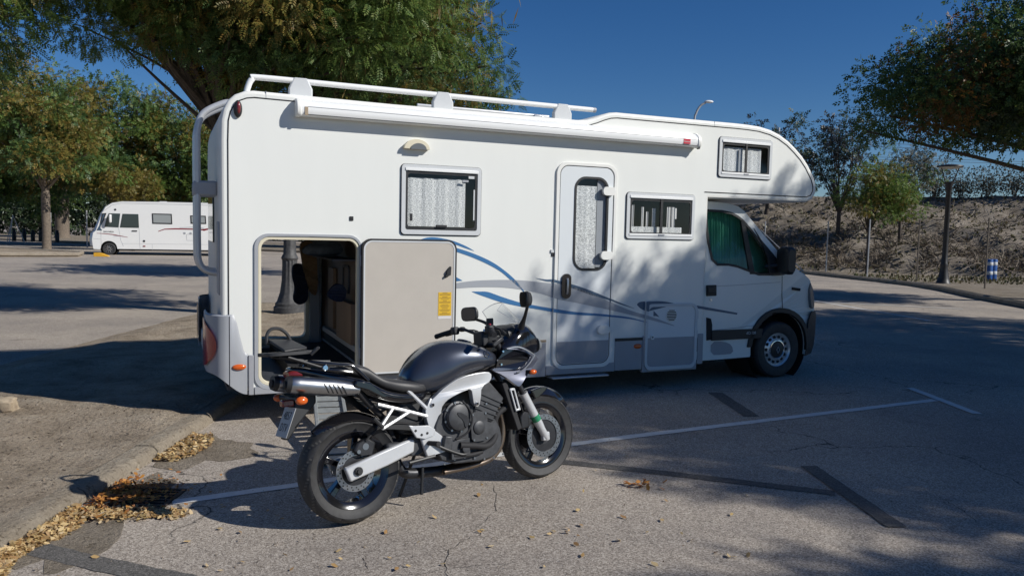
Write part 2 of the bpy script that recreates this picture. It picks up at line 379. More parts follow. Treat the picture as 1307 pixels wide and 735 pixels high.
def asphalt(name, base, speck_hi, speck_lo, scale=230., dirt=(.16, .135, .105)):
    m = bpy.data.materials.new(name); m.use_nodes = True; nt = m.node_tree; b = nt.nodes['Principled BSDF']; N = nt.nodes.new; L = nt.links.new
    tc = N('ShaderNodeTexCoord'); b.inputs['Roughness'].default_value = .88; b.inputs['Specular IOR Level'].default_value = .25
    vo = N('ShaderNodeTexVoronoi'); vo.inputs['Scale'].default_value = scale * .55; L(tc.outputs['Object'], vo.inputs['Vector'])
    cr_ = N('ShaderNodeValToRGB'); e = cr_.color_ramp.elements
    e[0].position = .05; e[0].color = (*speck_lo, 1); e[1].position = .95; e[1].color = (*speck_hi, 1); k = e.new(.45); k.color = (*base, 1); k = e.new(.7); k.color = tuple(c * 1.12 for c in base) + (1,)
    sp = N('ShaderNodeSeparateColor'); L(vo.outputs['Color'], sp.inputs[0]); L(sp.outputs[0], cr_.inputs[0])
    # dark joints between the chips
    ed = N('ShaderNodeTexNoise'); ed.inputs['Scale'].default_value = scale; ed.inputs['Detail'].default_value = 2; L(tc.outputs['Object'], ed.inputs['Vector'])
    er = N('ShaderNodeValToRGB'); er.color_ramp.elements[0].position = .36; er.color_ramp.elements[0].color = (.50, .49, .48, 1); er.color_ramp.elements[1].position = .56; er.color_ramp.elements[1].color = (1, 1, 1, 1); L(ed.outputs[0], er.inputs[0])
    m1 = N('ShaderNodeMixRGB'); m1.blend_type = 'MULTIPLY'; m1.inputs[0].default_value = .5; L(cr_.outputs[0], m1.inputs[1]); L(er.outputs[0], m1.inputs[2])
    # broad tone: worn and dusty areas
    n1 = N('ShaderNodeTexNoise'); n1.inputs['Scale'].default_value = .55; n1.inputs['Detail'].default_value = 7; n1.inputs['Roughness'].default_value = .62; L(tc.outputs['Object'], n1.inputs['Vector'])
    r1 = N('ShaderNodeValToRGB'); r1.color_ramp.elements[0].position = .35; r1.color_ramp.elements[0].color = (.80, .80, .81, 1); r1.color_ramp.elements[1].position = .66; r1.color_ramp.elements[1].color = (1.13, 1.11, 1.07, 1); L(n1.outputs[0], r1.inputs[0])
    m2 = N('ShaderNodeMixRGB'); m2.blend_type = 'MULTIPLY'; m2.inputs[0].default_value = 1; L(m1.outputs[0], m2.inputs[1]); L(r1.outputs[0], m2.inputs[2])
    # small oil stains
    n3 = N('ShaderNodeTexNoise'); n3.inputs['Scale'].default_value = 1.7; n3.inputs['Detail'].default_value = 5; L(tc.outputs['Object'], n3.inputs['Vector'])
    r3 = N('ShaderNodeValToRGB'); r3.color_ramp.elements[0].position = .66; r3.color_ramp.elements[0].color = (1, 1, 1, 1); r3.color_ramp.elements[1].position = .78; r3.color_ramp.elements[1].color = (.60, .57, .56, 1); L(n3.outputs[0], r3.inputs[0])
    m3 = N('ShaderNodeMixRGB'); m3.blend_type = 'MULTIPLY'; m3.inputs[0].default_value = 1; L(m2.outputs[0], m3.inputs[1]); L(r3.outputs[0], m3.inputs[2])
    # hairline cracks, only here and there
    ds = N('ShaderNodeTexNoise'); ds.inputs['Scale'].default_value = 2.6; ds.inputs['Detail'].default_value = 5; L(tc.outputs['Object'], ds.inputs['Vector'])
    am = N('ShaderNodeMixRGB'); am.blend_type = 'ADD'; am.inputs[0].default_value = .55; L(tc.outputs['Object'], am.inputs[1]); L(ds.outputs['Color'], am.inputs[2])
    v2 = N('ShaderNodeTexVoronoi'); v2.feature = 'DISTANCE_TO_EDGE'; v2.inputs['Scale'].default_value = .42; L(am.outputs[0], v2.inputs['Vector'])
    r4 = N('ShaderNodeValToRGB'); r4.color_ramp.elements[0].position = .0015; r4.color_ramp.elements[0].color = (1, 1, 1, 1); r4.color_ramp.elements[1].position = .0042; r4.color_ramp.elements[1].color = (0, 0, 0, 1); L(v2.outputs['Distance'], r4.inputs[0])
    n5 = N('ShaderNodeTexNoise'); n5.inputs['Scale'].default_value = .5; n5.inputs['Detail'].default_value = 2; L(tc.outputs['Object'], n5.inputs['Vector'])
    r5 = N('ShaderNodeValToRGB'); r5.color_ramp.elements[0].position = .5; r5.color_ramp.elements[1].position = .56; L(n5.outputs[0], r5.inputs[0])
    mm = N('ShaderNodeMath'); mm.operation = 'MULTIPLY'; L(r4.outputs[0], mm.inputs[0]); L(r5.outputs[0], mm.inputs[1])
    m4 = N('ShaderNodeMixRGB'); m4.inputs[2].default_value = (.035, .032, .03, 1); L(mm.outputs[0], m4.inputs[0]); L(m3.outputs[0], m4.inputs[1])
    L(m4.outputs[0], b.inputs['Base Color'])
    bp = N('ShaderNodeBump'); bp.inputs['Strength'].default_value = .7; bp.inputs['Distance'].default_value = .006; L(ed.outputs[0], bp.inputs['Height']); L(bp.outputs[0], b.inputs['Normal'])
    MT[name] = m
asphalt('asphalt', (.40, .352, .302), (.60, .545, .475), (.225, .195, .166))
asphalt('asphalt_patch', (.135, .130, .122), (.21, .20, .19), (.085, .082, .078), 220.)
def soil(name, c1, c2, c3, sc=2.2):
    m = bpy.data.materials.new(name); m.use_nodes = True; nt = m.node_tree; b = nt.nodes['Principled BSDF']; N = nt.nodes.new; L = nt.links.new
    tc = N('ShaderNodeTexCoord'); b.inputs['Roughness'].default_value = .95; b.inputs['Specular IOR Level'].default_value = .1
    n1 = N('ShaderNodeTexNoise'); n1.inputs['Scale'].default_value = sc; n1.inputs['Detail'].default_value = 9; n1.inputs['Roughness'].default_value = .68; L(tc.outputs['Object'], n1.inputs['Vector'])
    r = N('ShaderNodeValToRGB'); e = r.color_ramp.elements; e[0].position = .3; e[0].color = (*c1, 1); e[1].position = .72; e[1].color = (*c3, 1); k = e.new(.5); k.color = (*c2, 1); L(n1.outputs[0], r.inputs[0])
    n2 = N('ShaderNodeTexVoronoi'); n2.inputs['Scale'].default_value = 60; L(tc.outputs['Object'], n2.inputs['Vector'])
    sp = N('ShaderNodeSeparateColor'); L(n2.outputs['Color'], sp.inputs[0])
    r2 = N('ShaderNodeValToRGB'); e = r2.color_ramp.elements; e[0].position = .0; e[0].color = (.6, .58, .55, 1); e[1].position = 1; e[1].color = (1.25, 1.25, 1.25, 1); k = e.new(.12); k.color = (.95, .95, .95, 1); k = e.new(.93); k.color = (1.05, 1.05, 1.05, 1); L(sp.outputs[0], r2.inputs[0])
    mx = N('ShaderNodeMixRGB'); mx.blend_type = 'MULTIPLY'; mx.inputs[0].default_value = 1; L(r.outputs[0], mx.inputs[1]); L(r2.outputs[0], mx.inputs[2]); L(mx.outputs[0], b.inputs['Base Color'])
    n3 = N('ShaderNodeTexNoise'); n3.inputs['Scale'].default_value = 22; n3.inputs['Detail'].default_value = 8; n3.inputs['Roughness'].default_value = .7; L(tc.outputs['Object'], n3.inputs['Vector'])
    bp = N('ShaderNodeBump'); bp.inputs['Strength'].default_value = 1.; bp.inputs['Distance'].default_value = .05; L(n3.outputs[0], bp.inputs['Height']); L(bp.outputs[0], b.inputs['Normal'])
    MT[name] = m
soil('dirt', (.22, .178, .13), (.38, .312, .235), (.48, .41, .32))
soil('bank_soil', (.15, .128, .102), (.25, .215, .175), (.35, .31, .262), 1.1)
soil('path_soil', (.20, .165, .125), (.27, .23, .18), (.33, .29, .24), 1.5)
soil('kerb_stone', (.27, .225, .17), (.345, .295, .23), (.40, .35, .28), 3.)
soil('dust', (.20, .165, .125), (.27, .23, .18), (.33, .285, .23), 4.)
# ================================================================== THE SETTING
# ---- paving: one sheet to the horizon
def ground_sheet():
    xs = sorted(set([-900, -400, -200, -120, -80, -60, -45, -35, -25, -18, -12, -9, -7, -6, -5, -4.2, -3.6, -3.2] + [round(-3 + .2 * i, 2) for i in range(24)] + [2, 2.5, 3, 4, 6, 9, 13, 18, 25, 40, 70, 120, 250, 500, 900]))
    ys = [-60, -30, -15, -8, -4, 0, 2, 3, 4, 5, 6, 7, 8, 10, 12, 15, 20, 26, 35, 50, 80, 140, 300, 700, 1500]
    vs = [(x, y, gz(x)) for y in ys for x in xs]; n = len(xs)
    fs = [(j * n + i, j * n + i + 1, (j + 1) * n + i + 1, (j + 1) * n + i) for j in range(len(ys) - 1) for i in range(n - 1)]
    m = MB(); m.add(vs, fs); return m
tag(ground_sheet().build('asphalt_ground', 'asphalt', smooth=True), kind='structure')

# ---- dirt island on the left with its kerb along x = -2.7
KX = -2.70; KY0, KY1 = -3.0, 18.2
def nz2(x, y, s=1.):
    return (math.sin(x * 1.7 * s + y * .9 * s) + math.sin(x * .6 * s - y * 2.3 * s + 1.3) + math.sin(x * 3.1 * s + 2.2 + y * 1.1 * s) * .6) / 2.6
def dirt_z(x, y):
    h = gz(KX) + .088
    edge = sstep(-6.5, -5.6, x) * (1 - sstep(16.6, 18.4, y)) * sstep(-4, -1, y)
    return -.066 * (1 - edge) - .012 * (1 - edge) + edge * (h + .035 * nz2(x, y) + .02 * nz2(x, y, 3.3))+ (0 if x < KX - .2 else -.0)
def dirt():
    xs = [-6.9 + i * (4.2 - .17) / 44 for i in range(45)]; xs[-1] = KX - .165
    ys = [KY0 - 1 + i * (KY1 + 1.6 - KY0 + 1) / 150 for i in range(151)]
    vs = []
    for y in ys:
        for i, x in enumerate(xs):
            w = .28 * nz2(y * .8, 3.1) + .12 * nz2(y * 2.3, 1.) if i < 6 else 0
            z = dirt_z(x, y)
            if i >= 43: z = gz(KX) + .086
            vs.append((x + w * (1 - i / 6 if i < 6 else 0), y, z))
    n = 45; fs = [(j * n + i, j * n + i + 1, (j + 1) * n + i + 1, (j + 1) * n + i) for j in range(150) for i in range(n - 1)]
    m = MB(); m.add(vs, fs); return m
tag(dirt().build('dirt_island', 'dirt', smooth=True), kind='structure')
kerb = tag(thing('kerb', 'low worn concrete kerb', 'kerb'), kind='structure'); del kerb['label']; del kerb['category']
y = KY0; k = 0
while y < KY1:
    L_ = .98; w = random.uniform(-.006, .006); hz = gz(KX) + .090 + random.uniform(-.008, .006)
    m = MB(); z0 = gz(KX) - .12
    prof = [(KX - .165, z0), (KX + .02, z0), (KX + .004, hz - .045), (KX - .022, hz - .014), (KX - .055, hz), (KX - .165, hz - .004)]
    m.loft([[(x + w, y + .006, z) for x, z in prof], [(x + w + .002, y + L_ / 2, z + random.uniform(-.003, .003)) for x, z in prof], [(x + w, y + L_ - .006, z) for x, z in prof]])
    m.build('kerb_stone', 'kerb_stone', kerb, smooth=True); y += L_

# ---- painted markings and tarred-over old markings: thin sheets 4 mm apart
def strip(name, mname, a, b, w, dz, seg=40, ragged=0.):
    a = Vector((a[0], a[1])); b = Vector((b[0], b[1])); d = (b - a).normalized(); n = Vector((-d.y, d.x)); m = MB(); vs = []
    for i in range(seg + 1):
        p = a.lerp(b, i / seg)
        for s_ in (-.5, .5):
            q = p + n * (s_ * w + random.uniform(-ragged, ragged)); vs.append((q.x, q.y, gz(q.x) + dz))
    m.add(vs, [(2 * i, 2 * i + 1, 2 * i + 3, 2 * i + 2) for i in range(seg)])
    return tag(m.build(name, mname), kind='structure')
g = ground_at
strip('painted_line', 'worn_paint' if 'worn_paint' in MT else 'white_paint', (-2.16, 4.86), (4.62, 8.27), .095, .004, 70, .004)
strip('painted_line', 'white_paint', (4.665, 8.90), (4.685, 7.62), .10, .008, 16, .004)
strip('tarred_line', 'asphalt_patch', (.36, 5.74), (2.22, 5.12), .105, .004, 30, .005)
strip('tarred_line', 'asphalt_patch', (2.27, 5.72), (2.34, 4.52), .125, .008, 18, .005)
strip('tarred_line', 'asphalt_patch', (2.26, 8.40), (2.33, 7.30), .16, .004, 16, .005)
strip('tarred_line', 'asphalt_patch', (-2.62, 4.12), (-1.1, 3.55), .145, .004, 26, .007)
strip('painted_line', 'white_paint', (8.3, 21.6), (9.05, 16.6), .12, .004, 10, .004)
strip('painted_line', 'white_paint', (8.0, 21.0), (11.5, 19.6), .12, .008, 10, .004)
# a crack that wanders from the front wheel towards the camera
def crack(pts, w=.0045):
    P = spline([(p.x, p.y, 0) for p in pts], 5); m = MB(); vs = []
    for i, p in enumerate(P):
        d = (P[min(i + 1, len(P) - 1)] - P[max(i - 1, 0)]).normalized(); n = Vector((-d.y, d.x, 0)); jx = random.uniform(-.012, .012); ww = w * random.uniform(.3, 1.1)
        for s_ in (-.5, .5):
            q = p + n * (s_ * ww + jx); vs.append((q.x, q.y, gz(q.x) + .002))
    m.add(vs, [(2 * i, 2 * i + 1, 2 * i + 3, 2 * i + 2) for i in range(len(P) - 1)])
    tag(m.build('crack', 'drain_dark'), kind='structure')
crack([g(*p) for p in [(628, 612), (632, 626), (633, 645), (624, 655), (612, 668), (614, 676), (592, 684), (572, 698), (570, 715), (571, 735)]])
crack([g(*p) for p in [(1195, 632), (1212, 642), (1230, 652), (1246, 666)]], .006)
crack([g(*p) for p in [(465, 700), (466, 708), (472, 716)]], .004)
crack([g(*p) for p in [(700, 560), (820, 556), (940, 548), (1040, 540)]], .005)
# damp dusty patch in the gutter
def patch(name, mname, cx_, cy_, rx, ry, dz, seed):
    r_ = random.Random(seed); m = MB(); n = 40; vs = [(cx_, cy_, gz(cx_) + dz)]
    ph = [r_.uniform(0, 6.3) for _ in range(4)]
    for i in range(n):
        a = 2 * math.pi * i / n; k = 1 + .22 * math.sin(3 * a + ph[0]) + .12 * math.sin(5 * a + ph[1]) + .08 * math.sin(9 * a + ph[2])
        x, y_ = cx_ + rx * k * math.cos(a), cy_ + ry * k * math.sin(a); x = max(x, KX + .022); vs.append((x, y_, gz(x) + dz))
    m.add(vs, [(0, 1 + i, 1 + (i + 1) % n) for i in range(n)]); tag(m.build(name, mname), kind='structure')
patch('dust_patch', 'dust', -2.40, 6.0, .34, .42, .0025, 3)
patch('dust_patch', 'dust', -2.48, 4.55, .26, .75, .0025, 5)

# ---- drain grate in the gutter
dr = thing('drain_grate', 'rusty iron drain grate half buried in yellow leaves beside the kerb', 'drain', (-2.38, 4.86, gz(-2.38)))
MB().box(-.20, .20, -.22, .22, .0015, .003).build('pit', 'drain_dark', dr)
m = MB(); m.box(-.215, .215, -.235, -.21, .0, .014); m.box(-.215, .215, .21, .235, .0, .014); m.box(-.215, -.19, -.21, .21, .0, .014); m.box(.19, .215, -.21, .21, .0, .014); m.build('frame', 'iron_grate', dr)
for i in range(8):
    MB().box(-.19, .19, -.195 + i * .052, -.170 + i * .052, .003, .013).build('bar', 'iron_grate', dr)

# ---- far kerbed island on the left, with the pale edge
def island(name, pts, h, mname, edge):
    m = MB(); n = len(pts)
    m.add([(x, y_, gz(x) + h) for x, y_ in pts] + [(x, y_, gz(x) - .05) for x, y_ in pts], [tuple(range(n))] + [(i, (i + 1) % n, (i + 1) % n + n, i + n) for i in range(n)])
    tag(m.build(name, mname), kind='structure')
    e = MB(); e.tube([(x, y_, gz(x) + h - .03) for x, y_ in pts], .10, 6, closed=True); tag(e.build('island_kerb', edge), kind='structure')
island('tree_island', [(-22.2, 39.4), (-23.2, 41.6), (-25.5, 42.8), (-34, 47.5), (-44, 52.5), (-42, 40), (-34.5, 35.2), (-28, 35.6)], .16, 'dirt', 'kerb_stone')
island('tree_island', [(-8, 50), (-30, 61), (-62, 78), (-75, 90), (-40, 90), (-5, 62)], .12, 'path_soil', 'kerb_stone')

# ---- right: verge, path and embankment
RIDGE = 4.25
def bank_h(x, y):
    d = (x - 10) * .4 + (y - 41) * .916
    f = sstep(-3, 4, x)
    t = min(1, max(0, d / 9.5)); h = RIDGE * (t ** .85 * (1 - .12 * math.sin(t * 3.1416)))
    lump = .34 * nz2(x * .7, y * .8) + .20 * nz2(x * 1.9, y * 2.1) + .10 * nz2(x * 4.3, y * 4.7)
    k = sstep(0, .12, t) * (1 - .75 * sstep(.85, 1, t))
    return gz(9) - .03 + f * (h + lump * k) + (.04 if d > -.2 else 0)
def bank():
    vs = []; nu, nv = 150, 56
    for j in range(nv + 1):
        d = -.6 + j * .24 if j < 46 else 10.44 + (j - 46) * 4.
        for i in range(nu + 1):
            s_ = -22 + i * .62
            x = 10 + .916 * s_ + .4 * d; y_ = 41 - .4 * s_ + .916 * d
            vs.append((x, y_, bank_h(x, y_)))
    n = nu + 1; m = MB(); m.add(vs, [(j * n + i, j * n + i + 1, (j + 1) * n + i + 1, (j + 1) * n + i) for j in range(nv) for i in range(nu)])
    return m
tag(bank().build('embankment', 'bank_soil', smooth=True), kind='structure')
# verge between the road and the bank: bounded by a low dark kerb
vg = [(13.6, 20.0), (14.1, 23.2), (14.9, 26.6), (15.15, 29.0), (15.0, 31.2), (14.6, 33.5), (14.2, 36.5), (13.0, 40.2), (12, 42.5), (40, 33), (40, 12), (16, 14)]
island('verge', vg, .10, 'path_soil', 'kerb_stone')
m = MB(); m.add([(x, y_, gz(9) + .112) for x, y_ in [(14.6, 37.6), (16.5, 35.9), (24, 32.6), (40, 26.5), (40, 27.9), (24.6, 33.7), (17, 36.9), (14.8, 38.6)]], [(0, 1, 6, 7), (1, 2, 5, 6), (2, 3, 4, 5)])
tag(m.build('footpath', 'path_soil'), kind='structure')

# ================================================================== foliage
def leaf_template(kind):
    if kind == 'compound':                  # pinnate leaf, along +x, drooping tip
        vs = []; fs = []
        def leaflet(bx, by, ang, L_, W, bz):
            c, s_ = math.cos(ang), math.sin(ang); n = len(vs)
            for u, w, z in ((0, 0, 0), (.45, .5, .05), (1, 0, -.12), (.45, -.5, .05)):
                px, py = u * L_, w * W; vs.append((bx + px * c - py * s_, by + px * s_ + py * c, bz + z * L_))
            fs.append((n, n + 1, n + 2, n + 3))
        for i in range(5):
            x = .2 + .17 * i; z = -.22 * x * x
            for sg in (1, -1): leaflet(x, 0, sg * rad(58), .30, .13, z)
        leaflet(.98, 0, 0, .3, .13, -.22)
        return np.array(vs), fs
    if kind == 'simple':
        return np.array([(0, 0, 0), (.45, .28, .06), (1, 0, -.1), (.45, -.28, .06)]), [(0, 1, 2, 3)]
    if kind == 'spray':                     # small twig with five leaves
        vs = []; fs = []
        for bx, ang, L_ in ((.1, 50, .42), (.25, -50, .42), (.42, 45, .42), (.55, -42, .42), (.62, 0, .45)):
            n = len(vs); c, s_ = math.cos(rad(ang)), math.sin(rad(ang))
            for u, w, z in ((0, 0, 0), (.45, .26, .07), (1, 0, -.12), (.45, -.26, .07)):
                px, py = u * L_, w * L_; vs.append((bx + px * c - py * s_, px * s_ + py * c, z * L_ - .12 * bx))
            fs.append((n, n + 1, n + 2, n + 3))
        return np.array(vs), fs
    if kind == 'pod':
        return np.array([(0, .0, 0), (.5, .045, 0), (1, 0, 0), (.5, -.045, 0)]), [(0, 1, 2, 3)]
    if kind == 'twig':
        return np.array([(0, -.022, 0), (0, .022, 0), (.55, .016, .10), (.55, -.016, .10), (1, 0, .03)]), [(0, 1, 2, 3), (3, 2, 4)]
def place(tmpl, C, D, size, rng, roll=1.):
    V, F = tmpl; N = len(C)
    X = D / np.linalg.norm(D, axis=1, keepdims=True)
    R = rng.normal(size=(N, 3)) * roll + np.array([0, 0, 1.0])
    Y = np.cross(R, X); Y /= np.linalg.norm(Y, axis=1, keepdims=True) + 1e-9; Z = np.cross(X, Y)
    B = np.stack([X, Y, Z], axis=1)
    P = np.einsum('vk,nkj->nvj', V, B) * size[:, None, None] + C[:, None, :]
    return P.reshape(-1, 3), F, N, len(V)
def cloud_mesh(name, parts, mats, parent=None):
    """parts: list of (P, F, N, V, material index)"""
    me = bpy.data.meshes.new(name); verts = []; lv = []; ls = []; mi = []; off = 0
    for P, F, N, V, idx in parts:
        verts.append(P); base = (np.arange(N) * V)[:, None] + off
        for f in F:
            lv.append((base + np.array(f)[None, :]).reshape(-1)); ls.append(np.full(N, len(f))); mi.append(np.full(N, idx))
        off += len(P)
    v = np.concatenate(verts); lv = np.concatenate(lv); tot = np.concatenate(ls); mi = np.concatenate(mi)
    st = np.concatenate([[0], np.cumsum(tot)[:-1]])
    me.vertices.add(len(v)); me.vertices.foreach_set('co', v.astype(np.float32).reshape(-1))
    me.loops.add(len(lv)); me.loops.foreach_set('vertex_index', lv.astype(np.int32))
    me.polygons.add(len(tot)); me.polygons.foreach_set('loop_start', st.astype(np.int32)); me.polygons.foreach_set('loop_total', tot.astype(np.int32))
    for m_ in mats: me.materials.append(MT[m_])
    me.polygons.foreach_set('material_index', mi.astype(np.int32)); me.update(calc_edges=True)
    o = bpy.data.objects.new(name, me); COL.objects.link(o); o.parent = parent
    return o
def tree(name, label, base, fork, ells, mats, nclump, per, size, kind='spray', rt=.18, clump=.8, seed=1, bark='bark', extra=(), mw=None, group=None, flat=.75, droop=.35, limbs=26, lean=(0, 0), pods=0, shell=.55):
    """base: foot of the trunk; fork: height of the fork; ells: [(centre, radii)] in world coordinates"""
    rng = np.random.default_rng(seed); rr = random.Random(seed); bz = base[2] if len(base) > 2 else gz(base[0])
    t = thing(name, label, 'tree', (base[0], base[1], bz), group=group); O = np.array([base[0], base[1], bz])
    vol = np.array([e[1][0] * e[1][1] * e[1][2] for e in ells]) ** .75; pr = vol / vol.sum(); cl = []
    while len(cl) < nclump:
        c, r_ = ells[rng.choice(len(ells), p=pr)]
        d = rng.normal(size=3); d /= np.linalg.norm(d); u = (shell + (1 - shell) * rng.random()) if rng.random() < .72 else rng.random() ** .5
        p = np.array(c) + d * np.array(r_) * u
        cl.append((p, clump * rr.uniform(.65, 1.3)))
    cl += [(np.array(p, float), r_) for p, r_ in extra]
    # trunk and limbs
    m = MB(); fk = Vector((lean[0], lean[1], fork))
    m.tube(spline([(0, 0, -.15), (lean[0] * .1 + .02, lean[1] * .1, fork * .3), (lean[0] * .5, lean[1] * .5, fork * .65), tuple(fk)], 4), [rt * 1.45, rt * 1.15] + [rt] * 9 + [rt * .8, rt * .72], 10)
    m.build('trunk', bark, t, smooth=True)
    lb = MB(); order = list(range(len(cl))); rr.shuffle(order)
    for i in order[:limbs] + list(range(nclump, len(cl))):
        e = Vector(cl[i][0] - O); mid = fk.lerp(e, .45) + Vector((rr.uniform(-.3, .3), rr.uniform(-.3, .3), rr.uniform(.0, .35))) * min(1, (e - fk).length / 3)
        r0 = rt * rr.uniform(.25, .55)
        lb.tube(spline([tuple(fk - Vector((0, 0, rr.uniform(0, fork * .12)))), tuple(mid), tuple(e)], 4), [r0 * (1 - .1 * q) for q in range(9)], 6)
    lb.build('limbs', bark, t, smooth=True)
    parts = [[] for _ in mats]; tm = leaf_template(kind)
    mw = mw or [1 / len(mats)] * len(mats)
    for p, r_ in cl:
        n = max(6, int(per * (r_ / clump) ** 2)); d = rng.normal(size=(n, 3)); d /= np.linalg.norm(d, axis=1, keepdims=True)
        u = rng.random(n) ** .45; q = d * u[:, None] * r_ * np.array([1, 1, flat]); q[:, 2] -= droop * r_ * (q[:, 0] ** 2 + q[:, 1] ** 2) / (r_ * r_)
        D = d + np.array([0, 0, -droop]) + rng.normal(size=(n, 3)) * .45
        k = rng.choice(len(mats), p=mw)
        parts[k].append((p - O + q, D, size * rng.uniform(.65, 1.25, n)))
    out = []
    for k, L_ in enumerate(parts):
        if not L_: continue
        C = np.concatenate([a[0] for a in L_]); D = np.concatenate([a[1] for a in L_]); sz = np.concatenate([a[2] for a in L_])
        out.append((*place(tm, C, D, sz, rng), k))
    cloud_mesh('crown', out, mats, t)
    if pods:
        C = []; D = []
        for _ in range(pods):
            p, r_ = cl[rng.choice(len(cl))]; n = rng.integers(16, 34)
            c = p - O + rng.normal(size=3) * r_ * .5 + np.array([0, 0, -.35 * r_])
            C.append(c + rng.normal(size=(n, 3)) * np.array([.2, .2, .22])); D.append(np.tile([0, 0, -1.], (n, 1)) + rng.normal(size=(n, 3)) * .16)
        C = np.concatenate(C); D = np.concatenate(D)
        tag(cloud_mesh('seed_pods', [(*place(leaf_template('pod'), C, D, rng.uniform(.16, .34, len(C)), rng), 0)], ['pods'], t), kind='stuff')
    return t

# ---- the big tree behind the camper
tree('locust_tree', 'large green tree with hanging seed pods rising behind the white camper', (-5.7, 15.6), 3.9,
     [((-5.6, 15.2, 7.6), (3.6, 3.4, 2.6)), ((-3.1, 15.2, 6.3), (2.0, 2.4, 1.9)), ((-4.0, 14.6, 5.75), (3.1, 2.4, 1.1))],
     ['leaf_green', 'leaf_deep', 'leaf_olive'], 230, 215, .20, 'compound', .19, .76, 3, mw=[.56, .26, .18], pods=46, limbs=46, lean=(-.25, .1),
     extra=[((-7.9, 14.2, 5.25), .62), ((-7.3, 14.1, 5.1), .58), ((-6.7, 14.0, 5.2), .62), ((-6.1, 13.9, 5.25), .62), ((-5.6, 13.8, 5.05), .58), ((-5.0, 13.7, 4.95), .62), ((-4.4, 13.7, 4.8), .6), ((-7.6, 14.0, 5.95), .8), ((-6.6, 13.8, 5.95), .8), ((-5.6, 13.6, 5.9), .8), ((-4.6, 13.6, 5.75), .8), ((-5.1, 14.0, 4.4), .42), ((-8.4, 14.3, 6.2), .7), ((-1.0, 15, 5.2), .75), ((-.55, 15, 4.85), .6), ((-1.9, 14.6, 4.7), .8), ((-3.2, 14.4, 4.6), .8), ((-.7, 15.2, 5.7), .55), ((-.35, 15.3, 4.45), .5), ((-1.3, 15.2, 6.4), .7), ((-4.4, 14.3, 4.6), .7), ((-2.6, 15, 4.4), .7), ((-1.4, 15.1, 4.35), .7), ((-3.6, 15.4, 4.4), .7)])
tree('locust_tree', 'dark leafy branches of a tree overhanging the top left corner', (-12.3, 13.0), 3.6,
     [((-11.0, 13.0, 6.8), (3.0, 3.0, 2.2))], ['leaf_deep', 'leaf_green', 'leaf_olive'], 75, 200, .20, 'compound', .22, .8, 5, mw=[.55, .3, .15], pods=14, limbs=24,
     extra=[((-8.5, 12.8, 5.0), .7), ((-7.9, 12.8, 5.15), .55), ((-8.3, 12.6, 5.8), .8), ((-7.7, 12.7, 5.7), .55), ((-8.75, 12.9, 4.5), .5), ((-8.6, 13, 4.9), .7), ((-8.2, 13, 5.5), .7), ((-8.9, 13.2, 4.5), .5), ((-7.9, 13, 6.0), .6)])
# ---- trees across the far lot on the left
FARG = 'trees across the far parking lot'
tree('lot_tree', 'olive brown tree on a slim bare trunk left of the distant motorhome', (-27.9, 46.2), 3.9,
     [((-29.8, 46.3, 8.4), (4.4, 3.6, 3.6)), ((-27.2, 45.6, 6.6), (3.0, 3.0, 2.6))], ['leaf_olive', 'leaf_green', 'leaf_deep'], 90, 130, .36, 'spray', .24, 1.15, 21, mw=[.42, .33, .25], bark='bark_pale', group=FARG)
tree('lot_tree', 'thick pale trunked tree farther back beside the slim bare trunk', (-45.5, 78.), 5.5,
     [((-45, 78, 9.0), (5.5, 5, 5)), ((-49, 78, 8), (5, 4, 4.5))], ['leaf_deep', 'leaf_green', 'leaf_dark'], 90, 120, .5, 'spray', .65, 1.6, 22, bark='bark_pale', group=FARG, mw=[.4, .3, .3])
tree('lot_tree', 'yellowing tree with a broad crown directly above the distant motorhome cab', (-30.0, 58.), 3.6,
     [((-29.8, 57.5, 8.8), (4.8, 4.2, 4.0)), ((-28, 56, 5.8), (3.6, 3, 2.5))], ['leaf_olive', 'leaf_rust', 'leaf_deep', 'leaf_green'], 110, 120, .42, 'spray', .28, 1.3, 23, mw=[.42, .05, .25, .28], group=FARG)
tree('lot_tree', 'green tree behind the rear half of the distant motorhome', (-24.5, 59.), 3.2,
     [((-25, 58.5, 7.0), (4.2, 4.2, 4.4)), ((-21.5, 58, 6.2), (3.4, 3.2, 3.4))], ['leaf_green', 'leaf_deep', 'leaf_olive'], 110, 120, .42, 'spray', .28, 1.3, 24, mw=[.35, .4, .25], group=FARG)
tree('lot_tree', 'green tree filling the left edge behind the olive one', (-41, 60.), 3.2,
     [((-41, 60, 7.0), (5., 4.2, 5.0)), ((-36.5, 59, 6.0), (4., 3.6, 3.6))], ['leaf_deep', 'leaf_green', 'leaf_olive'], 110, 120, .45, 'spray', .3, 1.4, 25, mw=[.45, .35, .2], group=FARG)
tree('small_tree', 'small round yellow green tree just behind the distant motorhome roof', (-24.6, 50.), 1.9,
     [((-24.6, 50, 4.1), (1.7, 1.5, 1.3))], ['leaf_olive', 'leaf_lime'], 34, 110, .22, 'spray', .1, .55, 26, mw=[.85, .15])
tree('lot_tree', 'tree hidden mostly by the camper rear, beyond the lot', (-14., 62.), 3.4,
     [((-14, 62, 6.6), (5.2, 4.2, 4.0))], ['leaf_green', 'leaf_deep', 'leaf_olive'], 80, 120, .45, 'spray', .3, 1.4, 27, mw=[.4, .35, .25], group=FARG)
